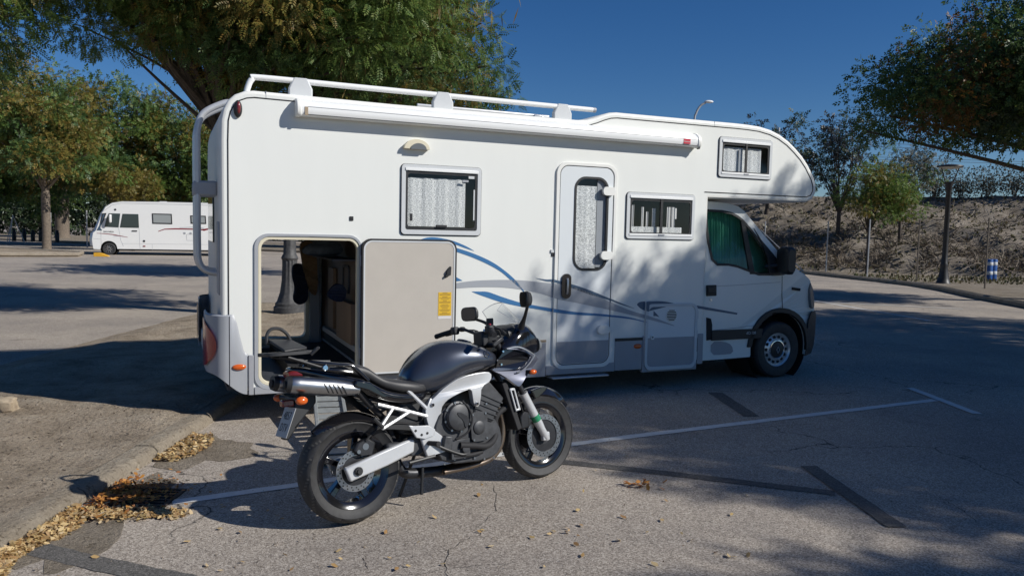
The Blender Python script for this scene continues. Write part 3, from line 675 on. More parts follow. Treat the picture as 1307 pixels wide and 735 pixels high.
def woodland():
    rng = np.random.default_rng(5); n = 60000
    s_ = rng.random(n); x = -205 + 215 * s_; y_ = 112 - 24 * s_ + rng.random(n) * 5; top = 6.5 + 1.6 * np.sin(x * .55) + 1.2 * np.sin(x * .21 + 1)
    z = rng.random(n) ** .8 * top
    C = np.stack([x, y_, z], 1); D = rng.normal(size=(n, 3))
    o = cloud_mesh('far_woodland', [(*place(leaf_template('spray'), C, D, rng.uniform(.6, 1.1, n), rng), 0)], ['leaf_dark'])
    tag(o, 'dark mass of trees and hedge closing the far side of the lot', 'woodland', kind='stuff')
woodland()
# ---- right side
tree('dark_tree', 'big dark spreading tree at the right edge above the black lamp', (17.6, 21.4), 2.7,
     [((14.8, 21, 6.9), (4.0, 3.6, 2.4)), ((12.3, 21.4, 5.8), (2.6, 2.6, 1.5)), ((17, 21, 6.4), (3, 3, 2.4))], ['leaf_dark', 'leaf_deep', 'leaf_rust', 'leaf_green'], 310, 135, .22, 'spray', .26, .78, 31, mw=[.40, .36, .10, .14], limbs=8,
     extra=[((14.6, 20.4, 4.35), .55), ((13.3, 20.4, 4.3), .5), ((10.2, 21.4, 5.1), .8), ((9.7, 21.6, 4.7), .6), ((16.6, 20.5, 4.2), .7)])
tree('plum_tree', 'thin dark purplish tree between the camper nose and the young green tree', (17.4, 41.5, .7), 2.6,
     [((17.3, 41.5, 6.4), (1.9, 1.7, 2.6))], ['leaf_plum', 'leaf_dark'], 36, 34, .34, 'spray', .11, .6, 33, mw=[.7, .3], shell=.3)
tree('plum_tree', 'sparse dark treetop showing above the camper cab roof', (15.0, 46., 3.2), 3.0,
     [((15.0, 46, 7.4), (2.4, 2., 1.9)), ((16.9, 46.2, 6.0), (1.6, 1.5, 1.5))], ['leaf_plum', 'leaf_dark'], 32, 36, .36, 'spray', .11, .6, 34, mw=[.5, .5], shell=.3)
tree('young_tree', 'young bright green tree in front of the bank beside the lamp', (16.6, 36.2, .05), 2.1,
     [((16.9, 36.2, 3.95), (1.75, 1.6, 1.55)), ((17.6, 36.2, 3.5), (1.2, 1.2, 1.2))], ['leaf_lime', 'leaf_green', 'leaf_olive'], 80, 62, .20, 'spray', .06, .5, 35, mw=[.3, .4, .3], shell=.15)
tree('young_tree', 'pale feathery tree behind the young green one on the bank', (20.2, 40.5, .9), 2.2,
     [((20.2, 40.5, 5.2), (1.8, 1.5, 1.6))], ['hedge_grey', 'leaf_green'], 34, 60, .24, 'spray', .08, .6, 36, mw=[.6, .4])
# ---- trees beyond the right edge whose shade falls over the paving and the cab
tree('shade_tree', 'tree just outside the right edge that shades the camper cab', (13.4, 4.9), 3.4,
     [((12.6, 5.2, 6.1), (3.4, 2.6, 1.8)), ((12.9, 6.6, 6.6), (2.4, 1.6, 1.5)), ((12.7, 3.2, 6.2), (2.3, 1.3, 1.3))], ['leaf_green', 'leaf_deep'], 150, 270, .27, 'compound', .24, .82, 41, limbs=20, mw=[.6, .4])
tree('shade_tree', 'tree outside the lower right edge that shades the near paving', (14.2, -1.0), 3.2,
     [((13.2, -.55, 6.0), (2.2, 1.4, 1.3))], ['leaf_green', 'leaf_deep'], 50, 260, .27, 'compound', .24, .75, 42, limbs=16, mw=[.6, .4])
tree('shade_tree', 'tree outside the right edge between its two shading neighbours', (16., 8.0), 3.4,
     [((15.4, 8.1, 6.3), (3.2, 2.6, 1.9))], ['leaf_green', 'leaf_deep'], 85, 260, .27, 'compound', .24, .82, 44, limbs=20, mw=[.6, .4])
tree('shade_tree', 'tree outside the right edge that shades the road behind the camper', (18.5, 12.5), 3.4,
     [((17.5, 12.4, 6.6), (3.8, 3.2, 2.2))], ['leaf_green', 'leaf_deep'], 90, 110, .27, 'compound', .24, .85, 43, limbs=20, mw=[.6, .4])
tree('locust_tree', 'tree standing behind the big pod bearing tree, mostly covered by it', (-4.6, 27.), 3.4,
     [((-4.6, 27, 6.6), (3.9, 3.4, 2.5))], ['leaf_green', 'leaf_deep', 'leaf_olive'], 90, 110, .30, 'spray', .24, .95, 45, limbs=26, mw=[.5, .35, .15])
# ---- hedge shrubs along the ridge
for i, (sx, lab) in enumerate([(3.4, 'low grey shrub on the ridge just right of the camper nose'), (9.6, 'ridge shrub half hidden behind the young green tree'), (11.6, 'ridge shrub just left of the black lamp head'), (12.9, 'ridge shrub directly behind the black lamp head'), (14.2, 'first ridge shrub right of the black lamp'),
                               (15.5, 'second ridge shrub right of the black lamp'), (16.8, 'third ridge shrub right of the black lamp'), (18.1, 'fourth ridge shrub right of the black lamp'), (19.4, 'last ridge shrub at the right edge of the frame')]):
    d = 9.6; x = 10 + .916 * sx + .4 * d; y_ = 41 - .4 * sx + .916 * d; zb = bank_h(x, y_) - .05
    rng = np.random.default_rng(60 + i); t = thing('ridge_shrub', lab, 'shrub', (x, y_, zb), group='shrubs along the ridge')
    lb = MB()
    for q in range(14):
        a = rng.uniform(0, 6.28); r_ = rng.uniform(.15, .75); h = rng.uniform(.9, 1.9)
        lb.tube([(0.05 * math.cos(a), .05 * math.sin(a), 0), (r_ * .5 * math.cos(a), r_ * .5 * math.sin(a), h * .5), (r_ * math.cos(a), r_ * math.sin(a), h)], [.018, .012, .005], 4)
    lb.build('stems', 'post_wood', t)
    n = 900; C = rng.normal(size=(n, 3)) * np.array([.42, .38, .28]) + np.array([0, 0, .62]); n2 = 260
    C2 = np.stack([rng.uniform(-.8, .8, n2), rng.uniform(-.5, .5, n2), rng.uniform(.9, 1.8, n2)], 1); C2[:, 0] = np.round(C2[:, 0] * 5) / 5 + rng.normal(size=n2) * .05
    C = np.concatenate([C, C2]); C[:, 2] = np.maximum(C[:, 2], .05); D = rng.normal(size=(len(C), 3)) + np.array([0, 0, .8])
    cloud_mesh('foliage', [(*place(leaf_template('simple'), C, D, rng.uniform(.08, .17, len(C)), rng), 0)], ['hedge_grey'], t)
# ---- dry brush on the bank
def brush():
    rng = np.random.default_rng(9); n = 22000
    s_ = rng.uniform(-14, 26, n); d = np.abs(rng.normal(size=n)) * 3.4 + .3; d = np.where(d > 9.3, rng.uniform(.5, 9, n), d)
    x = 10 + .916 * s_ + .4 * d; y_ = 41 - .4 * s_ + .916 * d; z = np.array([bank_h(a, b) for a, b in zip(x, y_)])
    keep = (np.sin(x * 1.1 + y_ * .7) + np.sin(x * 2.3 - y_ * 1.7)) > -.7
    C = np.stack([x, y_, z], 1)[keep]; m_ = len(C); D = rng.normal(size=(m_, 3)) * np.array([1, 1, .35]) + np.array([0, 0, .35])
    a = place(leaf_template('twig'), C, D, rng.uniform(.25, 1.0, m_), rng)
    k = 9000; s2 = rng.uniform(-14, 26, k); d2 = rng.uniform(.0, 9.4, k); x = 10 + .916 * s2 + .4 * d2; y_ = 41 - .4 * s2 + .916 * d2
    C = np.stack([x, y_, np.array([bank_h(p, q) for p, q in zip(x, y_)])], 1); D = rng.normal(size=(k, 3)) * .6 + np.array([0, 0, .6])
    b = place(leaf_template('simple'), C, D, rng.uniform(.08, .26, k), rng)
    o = cloud_mesh('dry_brush', [(*a, 0), (*b, 1)], ['twig_dry', 'weed']); tag(o, 'dry grey brushwood and weeds covering the slope of the bank', 'brushwood', kind='stuff')
brush()
def weeds():
    rng = np.random.default_rng(12); n = 2600; x = rng.uniform(14.6, 24, n); y_ = rng.uniform(22, 35, n); ok = (y_ > 37.6 - 1.2 * (x - 14.2) * .0 - 8) & (x > 15.0)
    C = np.stack([x, y_, np.full(n, gz(9) + .10)], 1)[ok]; D = rng.normal(size=(len(C), 3)) * .5 + np.array([0, 0, .7])
    o = cloud_mesh('verge_weeds', [(*place(leaf_template('simple'), C, D, rng.uniform(.06, .2, len(C)), rng), 0)], ['weed']); tag(o, 'dry leaves and short weeds on the verge around the lamp', 'weeds', kind='stuff')
weeds()
# ================================================================== THE CAMPER (x forward, y away from the viewer, z up; the near side wall is y = 0)
W2 = 2.22
rv = thing('motorhome', 'large white alcove camper with blue and grey swoosh stripes and open rear garage', 'camper', RV0, PSI)
out = [wall(*p) for p in [(1029.6, 258.2), (1037.4, 254.9), (1041.8, 246), (1042.4, 237), (1039.5, 226), (1032, 210.6), (1024.8, 199.5), (1016.6, 189.8), (1007, 180), (995.8, 171.6), (984, 165.6), (969.7, 161.2), (955, 158.9), (940, 157.2), (912.5, 154.7), (850, 149), (800, 144.4), (788, 143.2), (779, 143.6), (770, 146), (760, 149.8), (750, 152.6), (738, 153), (700, 149.7), (500, 132.6), (340, 117), (324, 115.4), (312, 116.2), (300, 120.2), (291, 127.5), (285, 138), (281.6, 152)]]
out = [(-1.115, .25), (-1.115, 2.152)] + out + [(-6.32, 2.45), (-6.32, .60), (-6.10, .25)]
holes = dict(garage=rrect(-6.005, -5.115, .295, 1.62, .10), win=rrect(-4.685, -3.935, 1.70, 2.30, .03), fwin=rrect(-2.18, -1.345, 1.70, 2.14, .03), ocwin=rrect(-.975, -.255, 2.42, 2.82, .03), door=rrect(-3.02, -2.39, .33, 2.41, .10))
m = MB(); i1 = inset(out, .030); m.prism_holes(i1, list(holes.values()), 0, .035); m.build('side_wall', 'rv_white', rv)
# shell: rounded corner strip, roof, floor, nose and rear, in one skin
m = MB(); rings = [(.030, .0005), (.014, .004), (.004, .014), (0, .030), (0, W2 - .03), (.004, W2 - .014), (.014, W2 - .004), (.03, W2 - .0005)]
m.loft([[(x, y_, z) for x, z in inset(out, d)] for d, y_ in rings], caps=False); m.build('body_shell', 'rv_trim', rv, smooth=True)
FG0, FG1 = -5.92, -5.235
m = MB(); m.prism_holes(i1, [rrect(FG0, FG1, .40, 1.62, .08)], W2 - .035, W2); m.build('far_wall', 'rv_white', rv)
# dark seam line of the corner trim
sm = inset(out, .062); sm = sm[1:-1]
m = MB(); m.tube([(x, -.0005, z) for x, z in sm], .0058, 5, caps=False); m.build('trim_seam', 'rubber', rv)
for px, py in ((339.6, 117), (912.5, 156)):
    x, z = wall(px, py); m = MB(); m.box(x - .002, x + .002, -.0015, .03, z - .058, z + .003); m.build('trim_joint', 'rv_grey', rv)
# skirt panels
def skirt(x0, x1, z0=.215, z1=.575, name='skirt_panel'):
    MB().box(x0, x1, -.012, .03, z0, z1).build(name, 'rv_skirt', rv, bevel=.006)
skirt(-6.095, -6.05, .215, .575); skirt(-6.045, -5.0, .215, .285); skirt(-4.995, -3.14); skirt(-2.30, -1.95, .23, .575); skirt(-1.20, -1.118, .25, .60)
MB().box(-4.99, -3.14, -.008, 0, .578, .602).build('tan_strip', 'tan_strip', rv)
MB().box(-2.30, -1.95, -.016, 0, .555, .585).build('dark_strip', 'black_plastic', rv)
MB().box(-3.14, -2.30, -.014, .03, .225, .325).build('door_step_panel', 'rv_skirt', rv, bevel=.008)
MB().box(-3.10, -2.42, -.10, .1, .195, .215).build('entry_step', 'alu', rv, bevel=.006)
# garage: frame, lining, bulkhead
def ring(name, o, i, y0, y1, mname, parent=None, bevel=0.):
    m = MB(); m.prism_holes(o, [i], y0, y1); return m.build(name, mname, parent or rv, bevel=bevel)
ring('garage_frame', rrect(-6.045, -5.085, .255, 1.655, .125, 7), rrect(-6.012, -5.108, .29, 1.628, .10, 7), -.014, .02, 'rv_grey', bevel=.004)
ring('garage_seal', rrect(-6.010, -5.110, .292, 1.626, .10, 7), rrect(-5.985, -5.130, .318, 1.602, .085, 7), -.006, .06, 'cream', bevel=.004)
m = MB(); m.box(-6.27, -5.06, .036, W2 - .036, .262, .30); m.build('garage_floor', 'garage_floor', rv)
m = MB(); m.box(-6.27, -5.06, .036, W2 - .036, 1.70, 1.72); m.build('garage_ceiling', 'interior', rv)
m = MB(); m.box(-6.285, -6.27, .036, W2 - .036, .30, 1.70); m.build('garage_rear_lining', 'interior', rv)
bk = MB().box(-5.06, -5.03, .036, W2 - .036, .30, 1.70).build('garage_bulkhead', 'wood_panel', rv)
MB().box(-5.095, -5.061, .04, W2 - .3, .52, .575).build('rail', 'rv_grey', bk, bevel=.004)
MB().box(-5.075, -5.061, .04, W2 - .2, .30, .515).build('kick_panel', 'rubber', bk)
MB().box(-5.085, -5.061, .04, W2 - .2, .395, .42).build('rail', 'rv_grey', bk, bevel=.003)
MB().box(-5.12, -5.061, .30, 1.0, .58, .98).build('board', 'wood_light', bk, bevel=.004)
MB().box(-5.10, -5.061, 1.28, 1.56, .62, 1.28).build('board', 'wood_light', bk, bevel=.006)
ring('hatch_frame', rrect(.62, .94, 1.05, 1.34, .05), rrect(.65, .91, 1.08, 1.31, .04), 0, .012, 'interior', bk).matrix_local = Matrix.Translation((-5.062, 0, 0)) @ Matrix.Rotation(rad(90), 4, 'Z')
m = MB(); m.box(-5.30, -5.062, .30, 1.4, 1.40, 1.415); m.build('shelf', 'interior', bk)
far = ring('far_opening_frame', rrect(FG0 - .05, FG1 + .05, .35, 1.66, .10, 6), rrect(FG0 + .02, FG1 - .02, .42, 1.60, .07, 6), W2 - .10, W2 + .012, 'cream', bevel=.004)
MB().box(-5.215, -5.10, W2 - .16, W2 - .04, .31, 1.68).build('far_post', 'rv_grey', rv, bevel=.006)
# things kept in the garage
def cloth(name, label, cat, pts, mname, thick=.035):
    t = MB(); t.prism(smooth_poly(pts, 2), lambda x, z: -thick + .02 * math.sin(z * 31 + x * 17), lambda x, z: thick + .02 * math.sin(z * 23 + x * 29))
    return t
def hang(name, label, cat, x, y_, pts, mname):
    o = cloth(name, label, cat, pts, mname).build(name, mname, None, smooth=True); o.matrix_world = Matrix.Translation(RV0) @ Matrix.Rotation(PSI, 4, 'Z') @ Matrix.Translation((x, y_, 0)); return tag(o, label, cat)
hang('jacket', 'dark blue jacket hanging in the far opening of the camper garage', 'jacket', -5.36, 2.10, [(.0, 1.30), (.10, 1.28), (.13, 1.05), (.12, .84), (.02, .80), (-.05, .86), (-.02, 1.0), (-.06, 1.15), (-.05, 1.27)], 'cloth_navy')
hang('coat', 'tan coat hanging beside the blue jacket in the camper garage', 'coat', -5.27, 2.02, [(-.08, 1.56), (.10, 1.57), (.13, 1.2), (.13, .92), (.05, .94), (.0, 1.12), (-.05, 1.32)], 'cloth_tan')
hang('bag', 'crumpled dark bag on the board inside the camper garage', 'bag', -5.20, .62, [(-.02, .98), (.09, .98), (.10, 1.10), (.04, 1.17), (-.05, 1.13), (-.1, 1.04)], 'cloth_navy')
hang('bundle', 'grey plastic bundle on the shelf at the top of the camper garage', 'bundle', -5.24, .90, [(-.22, 1.425), (.15, 1.425), (.16, 1.55), (.02, 1.60), (-.15, 1.56), (-.26, 1.5)], 'cloth_grey')
# garage door folded back against the wall: lining side outwards
gd = MB(); gd.prism(rrect(-5.085, -4.18, .350, 1.612, .085, 6), -.062, -.016); gl = gd.build('garage_door', 'liner', rv, bevel=.004)
ring('door_gasket', rrect(-5.098, -4.168, .337, 1.625, .095, 6), rrect(-5.083, -4.182, .352, 1.610, .083, 6), -.066, -.012, 'rubber', gl)
ring('door_edge', rrect(-5.082, -4.183, .353, 1.609, .082, 6), rrect(-5.068, -4.197, .367, 1.595, .07, 6), -.065, -.0605, 'frame_grey', gl)
xs0, zs0 = wall(559.5, 373, .06); xs1, zs1 = wall(575.5, 402.5, .06)
MB().box(xs0, xs1, -.0645, -.0622, zs1, zs0).build('warning_sticker', 'sticker_yellow', gl)
for k, (f, w) in enumerate([(.035, .38), (.085, .85), (.125, .8), (.20, .4), (.245, .85), (.30, .6), (.36, .3), (.41, .88), (.45, .85), (.53, .5), (.575, .72), (.62, .6), (.69, .45), (.75, .86), (.795, .7), (.87, .4), (.915, .82), (.955, .8)]):
    zc = zs0 + (zs1 - zs0) * f; xc = (xs0 + xs1) / 2; h = .0022 if w > .45 else .003
    MB().box(xc - w * (xs1 - xs0) / 2, xc + w * (xs1 - xs0) / 2, -.0652, -.0646, zc - h, zc + h).build('print_line', 'sticker_ink', gl)
MB().box(xs0, xs1, -.064, -.0622, zs1 - .032, zs1 - .002).build('small_label', 'sticker_white', gl)
xl, zl = wall(572, 347, .06)
m = MB(); m.prism([(xl - .025, zl + .005), (xl + .015, zl + .055), (xl + .025, zl + .05), (xl + .02, zl - .03), (xl - .035, zl - .055), (xl - .04, zl - .035), (xl - .02, zl - .02)], -.088, -.060); m.build('latch', 'black_plastic', gl, bevel=.004)
for z in (.55, 1.42): m = MB(); m.tube([(-5.10, -.02, z - .05), (-5.10, -.02, z + .05)], .012, 8); m.build('hinge', 'rv_grey', gl, smooth=True)

# ---- windows of the living part
def window(x0, x1, z0, z1, kind):
    fr = ring('window', rrect(x0, x1, z0, z1, .035), rrect(x0 + .04, x1 - .04, z0 + .045, z1 - .04, .02), -.018, .01, 'frame_grey', bevel=.005)
    ring('window_gasket', rrect(x0 - .006, x1 + .006, z0 - .008, z1 + .004, .04), rrect(x0 + .002, x1 - .002, z0 + .002, z1 - .002, .034), -.007, .004, 'rubber', fr)
    MB().box(x0 + .035, x1 - .035, -.026, -.012, z1 - .060, z1 - .032).build('top_rail', 'awning', fr, bevel=.003)
    if kind != 'hung': MB().box(x0 + .035, x1 - .035, -.024, -.012, z0 + .034, z0 + .058).build('bottom_rail', 'awning', fr, bevel=.003)
    MB().sheet([(x0 + .02, z0 + .02), (x1 - .02, z0 + .02), (x1 - .02, z1 - .02), (x0 + .02, z1 - .02)], lambda x, z: (x, -.007, z)).build('pane', 'window_glass', fr)
    ring('inner_frame', rrect(x0 + .042, x1 - .042, z0 + .05, z1 - .065, .03), rrect(x0 + .062, x1 - .062, z0 + .07, z1 - .085, .03), -.012, -.004, 'black_plastic', fr)
    return fr
def drape(x0, x1, z0, z1, y_, mname, parent, amp=.006, freq=90., name='curtain'):
    m = MB(); n = 60; vs = []
    for i in range(n + 1):
        x = x0 + (x1 - x0) * i / n; d = amp * math.sin(x * freq) + amp * .5 * math.sin(x * freq * 2.3 + 1)
        vs += [(x, y_ + d, z0), (x, y_ + d, z1)]
    m.add(vs, [(2 * i, 2 * i + 2, 2 * i + 3, 2 * i + 1) for i in range(n)]); return m.build(name, mname, parent, smooth=True)
w = window(-4.715, -3.905, 1.672, 2.335, 'hung')
drape(-4.64, -4.055, 1.75, 2.215, .030, 'net_curtain', w, .003, 40)
MB().box(-3.985, -3.972, -.016, -.010, 1.82, 2.12).build('stay_arm', 'frame_grey', w)
MB().box(-4.37, -4.26, -.030, -.008, 1.742, 1.768).build('latch', 'black_plastic', w, bevel=.004)
MB().box(-4.63, -4.605, -.020, -.008, 1.80, 1.87).build('latch', 'black_plastic', w, bevel=.003)
MB().box(-4.04, -3.98, -.016, -.010, 2.225, 2.25).build('handle', 'frame_grey', w)
MB().box(-4.10, -4.04, -.014, -.009, 2.19, 2.21).build('handle', 'rv_grey', w)
w = window(-2.21, -1.312, 1.672, 2.172, 'slide')
MB().box(-1.775, -1.745, -.018, -.004, 1.72, 2.11).build('divider', 'black_plastic', w)
for a, b, z0, z1 in ((-2.115, -2.085, 1.80, 2.04), (-1.985, -1.955, 1.80, 2.02), (-1.925, -1.90, 1.80, 1.97), (-1.845, -1.80, 1.79, 2.01), (-1.65, -1.60, 1.80, 2.03), (-1.59, -1.545, 1.80, 2.03), (-1.545, -1.515, 1.90, 2.02)):
    drape(a, b, z0, z1, .040, 'sticker_white', w, .004, 160, 'curtain')
drape(-2.16, -1.45, 1.735, 1.805, .032, 'net_curtain', w, .002, 60)
MB().box(-1.80, -1.72, -.028, -.012, 1.712, 1.726).build('latch', 'rv_grey', w)
w = window(-1.002, -.228, 2.395, 2.848, 'slide')
MB().box(-.625, -.598, -.018, -.004, 2.44, 2.79).build('divider', 'black_plastic', w)
drape(-.955, -.36, 2.46, 2.745, .030, 'net_curtain', w, .003, 40)
MB().box(-.70, -.675, .012, .02, 2.46, 2.72).build('curtain_pole', 'rv_grey', w)
MB().box(-.645, -.575, -.028, -.012, 2.434, 2.448).build('latch', 'rv_grey', w)

# ---- entry door
ed = ring('entry_door_frame', rrect(-3.07, -2.34, .285, 2.452, .125, 7), rrect(-3.032, -2.378, .325, 2.418, .10, 7), -.020, .02, 'rv_trim', bevel=.006)
DG = rrect(-2.845, -2.455, 1.335, 2.300, .12, 7)
m = MB(); m.prism_holes(rrect(-3.024, -2.386, .333, 2.410, .094, 7), [DG], -.014, .02); dp = m.build('entry_door', 'rv_door_white', rv, bevel=.003)
m = MB(); lo = rrect(-3.018, -2.392, .339, .80, .088, 7); lo = [(x, min(z, .575)) for x, z in lo]; m.prism([p for i_, p in enumerate(lo) if i_ == 0 or p != lo[i_ - 1]], -.0165, -.0142); m.build('door_lower_panel', 'rv_skirt', dp)
ring('door_gap', rrect(-3.033, -2.377, .324, 2.419, .101, 7), rrect(-3.025, -2.385, .332, 2.411, .095, 7), -.010, .01, 'rubber', dp)
ring('door_window_gasket', inset(DG, -.012), inset(DG, .012), -.020, -.008, 'black_plastic', dp)
m = MB(); m.sheet(inset(DG, .004), lambda x, z: (x, -.010, z)); m.build('door_window_pane', 'window_glass', dp)
drape(-2.835, -2.575, 1.35, 2.215, .012, 'net_curtain', dp, .002, 40)
MB().box(-2.57, -2.46, .008, .012, 1.36, 2.28).build('blind_case', 'rv_grey', dp)
m = MB(); hx, hz = wall(721.5, 365); m.prism(rrect(hx - .055, hx + .055, hz - .13, hz + .13, .05, 6), -.030, -.013); hd = m.build('door_handle', 'black_gloss', dp, bevel=.008)
m = MB(); m.tube([(hx + .005, -.034, hz - .08), (hx + .005, -.046, hz - .06), (hx + .005, -.046, hz + .06), (hx + .005, -.034, hz + .08)], .011, 8); m.build('grip', 'alu', hd, smooth=True)
for py, px in ((244.5, 776), (326, 773), (420, 769)):
    x, z = wall(px, py); m = MB(); m.prism(rrect(x - .085, x + .065, z - .045, z + .045, .04, 6), -.052, -.016); m.build('door_hinge', 'rv_trim', dp, bevel=.01)
for px, py in ((705.5, 325), (448.5, 279)):
    x, z = wall(px, py); MB().box(x - .018, x + .018, -.008, 0, z - .02, z + .02).build('wall_catch', 'rubber', rv, bevel=.003)
x, z = wall(704.5, 323); MB().box(x - .016, x + .016, -.014, 0, z + .005, z + .035).build('catch_cap', 'frame_grey', rv)

# ---- service hatch
(xa, za), (xb, zb) = wall(823.5, 388), wall(885.5, 469)
xa, xb, za, zb = -1.925, -1.225, .955, .215
MB().box(xa - .02, xb + .02, -.012, .03, .192, .60).build('hatch_skirt', 'rv_skirt', rv, bevel=.006)
sh = ring('service_hatch_frame', rrect(xa, xb, zb, za, .085, 6), rrect(xa + .032, xb - .032, zb + .032, za - .032, .065, 6), -.030, 0, 'frame_grey', bevel=.006)
m = MB(); m.prism(rrect(xa + .03, xb - .03, zb + .03, za - .03, .065, 6), -.018, .0); sp_ = m.build('service_hatch', 'rv_door_white', rv)
m = MB(); lo = [(x, min(z, .575)) for x, z in rrect(xa + .036, xb - .036, zb + .036, .8, .06, 6)]; m.prism([p for i_, p in enumerate(lo) if i_ == 0 or p != lo[i_ - 1]], -.0205, -.0182); m.build('hatch_lower_panel', 'rv_skirt', sp_)
vx, vz = wall(855.5, 402); m = MB(); m.cyl((vx, -.018, vz), .075, -.008, n=24, bev=.004); vt = m.build('vent', 'rv_trim', sp_, smooth=True)
for k in range(-3, 4):
    w_ = math.sqrt(.066 ** 2 - (k * .018) ** 2); MB().box(vx - w_, vx + w_, -.0285, -.0262, vz + k * .018 - .0045, vz + k * .018 + .0045).build('slot', 'rubber', vt)
x, z = wall(831, 430); MB().box(x - .02, x + .02, -.034, -.016, z - .025, z + .025).build('lock', 'rv_trim', sp_, bevel=.004); MB().box(x - .008, x + .006, -.036, -.033, z - .008, z + .010).build('keyhole', 'rubber', sp_)
for z in (.35, .60, .82): m = MB(); m.tube([(xb + .006, -.02, z - .045), (xb + .006, -.02, z + .045)], .009, 6); m.build('hinge', 'frame_grey', sp_, smooth=True)
x, z = wall(813, 441.5); m = MB(); m.ball((x, -.014, z), .052, .018, .028, 16, 10); m.build('side_marker', 'amber_lens', rv, smooth=True)
x, z = wall(305, 468); m = MB(); m.ball((x, -.020, z), .060, .02, .027, 16, 10); m.build('side_marker', 'amber_lens', rv, smooth=True)

# ---- swoosh stripes (flat film on the wall, cut where the doors are)
def zoomA(p): return (440 + p[0] / 3.5, 290 + p[1] / 3.5)
def zoomB(p): return (690 + p[0] / 3.5, 290 + p[1] / 3.5)
def band(top, bot):                                     # pixel polylines -> wall polylines resampled over x
    T = spline([(*wall(*p), 0) for p in top], 8); B = spline([(*wall(*p), 0) for p in bot], 8); return T, B
def interp(P, x):
    for a, b in zip(P[:-1], P[1:]):
        if a.x <= x <= b.x: return a.y + (b.y - a.y) * (x - a.x) / max(1e-9, b.x - a.x)
    return P[0].y if x < P[0].x else P[-1].y
DOORX = (-3.073, -2.337); HATX = (xa - .003, xb + .003)
def film(name, top, bot, mname, n=90):
    T, B = band(top, bot); x0 = max(T[0].x, B[0].x) if abs(T[0].x - B[0].x) > .3 else min(T[0].x, B[0].x); x1 = max(T[-1].x, B[-1].x)
    cuts = sorted(set([x0, x1] + [c for c in (-3.024, -2.386, DOORX[0], DOORX[1], HATX[0], HATX[1], xa + .036, xb - .036) if x0 < c < x1]))
    for a, b in zip(cuts[:-1], cuts[1:]):
        mid = (a + b) / 2
        if -3.024 < mid < -2.386: y_ = -.0165; par = dp
        elif xa + .036 < mid < xb - .036: y_ = -.0205; par = sp_
        elif DOORX[0] < mid < DOORX[1]: y_ = -.022; par = rv
        elif HATX[0] < mid < HATX[1]: y_ = -.0325; par = rv
        else: y_ = -.0025; par = rv
        k = max(4, int(n * (b - a) / (x1 - x0))); vs = []
        for i in range(k + 1):
            x = a + (b - a) * i / k; vs += [(x, y_, interp(T, x)), (x, y_, min(interp(B, x), interp(T, x) - .001))]
        m = MB(); m.add(vs, [(2 * i, 2 * i + 1, 2 * i + 3, 2 * i + 2) for i in range(k)]); m.build(name, mname, par)
A_, B_ = zoomA, zoomB
film('blue_stripe', [A_(p) for p in [(335, 56), (370, 46), (410, 46), (480, 60), (540, 84), (578, 106)]], [A_(p) for p in [(335, 57), (370, 62), (420, 66), (488, 76), (540, 94), (578, 106.5)]], 'decal_blue')
film('blue_stripe', [A_(p) for p in [(480, 87), (560, 112), (640, 146), (700, 183), (760, 234), (803, 288)]], [A_(p) for p in [(480, 104), (560, 131), (640, 166), (700, 201), (752, 246), (800, 289)]], 'decal_blue')
film('blue_stripe', [A_(p) for p in [(480, 214), (490, 218), (525, 238)]], [A_(p) for p in [(480, 243), (490, 242), (525, 239)]], 'decal_blue')
film('grey_stripe', [A_(p) for p in [(480, 252), (560, 241), (640, 236), (720, 235), (790, 237), (870, 245)]] + [B_(p) for p in [(80, 254), (150, 268), (220, 293), (300, 329), (400, 371), (500, 402), (592, 437)]], [A_(p) for p in [(480, 275), (560, 269), (640, 267), (720, 270), (790, 279), (870, 295)]] + [B_(p) for p in [(80, 322), (150, 335), (220, 350), (300, 367), (400, 391), (500, 416), (592, 440)]], 'decal_grey', 140)
film('navy_stripe', [A_(p) for p in [(852, 227), (900, 233)]] + [B_(p) for p in [(60, 234), (140, 255), (220, 282), (300, 315), (360, 339), (418, 362)]], [A_(p) for p in [(852, 228), (900, 242)]] + [B_(p) for p in [(60, 246), (140, 273), (220, 301), (300, 324), (360, 345), (418, 363)]], 'decal_navy', 100)
film('blue_stripe', [A_(p) for p in [(568, 287), (600, 287), (640, 289), (700, 310), (780, 335), (860, 351)]] + [B_(p) for p in [(70, 365), (150, 377), (250, 385), (310, 391), (400, 403), (466, 421)]], [A_(p) for p in [(568, 288), (600, 301), (640, 315), (700, 335), (780, 353), (860, 366)]] + [B_(p) for p in [(70, 381), (150, 390), (250, 395), (310, 400), (400, 410), (466, 424)]], 'decal_blue', 120)
film('navy_stripe', [B_(p) for p in [(430, 344), (442, 334), (470, 331), (540, 330), (600, 341)]], [B_(p) for p in [(430, 346), (445, 362), (470, 374), (486, 372), (600, 343)]], 'decal_navy', 50)
film('navy_stripe', [B_(p) for p in [(500, 372), (512, 384), (524, 398)]], [B_(p) for p in [(500, 396), (512, 396), (524, 400)]], 'decal_navy', 20)
film('navy_stripe', [B_(p) for p in [(696, 349), (742, 357)]], [B_(p) for p in [(696, 362), (742, 368)]], 'decal_navy', 20)

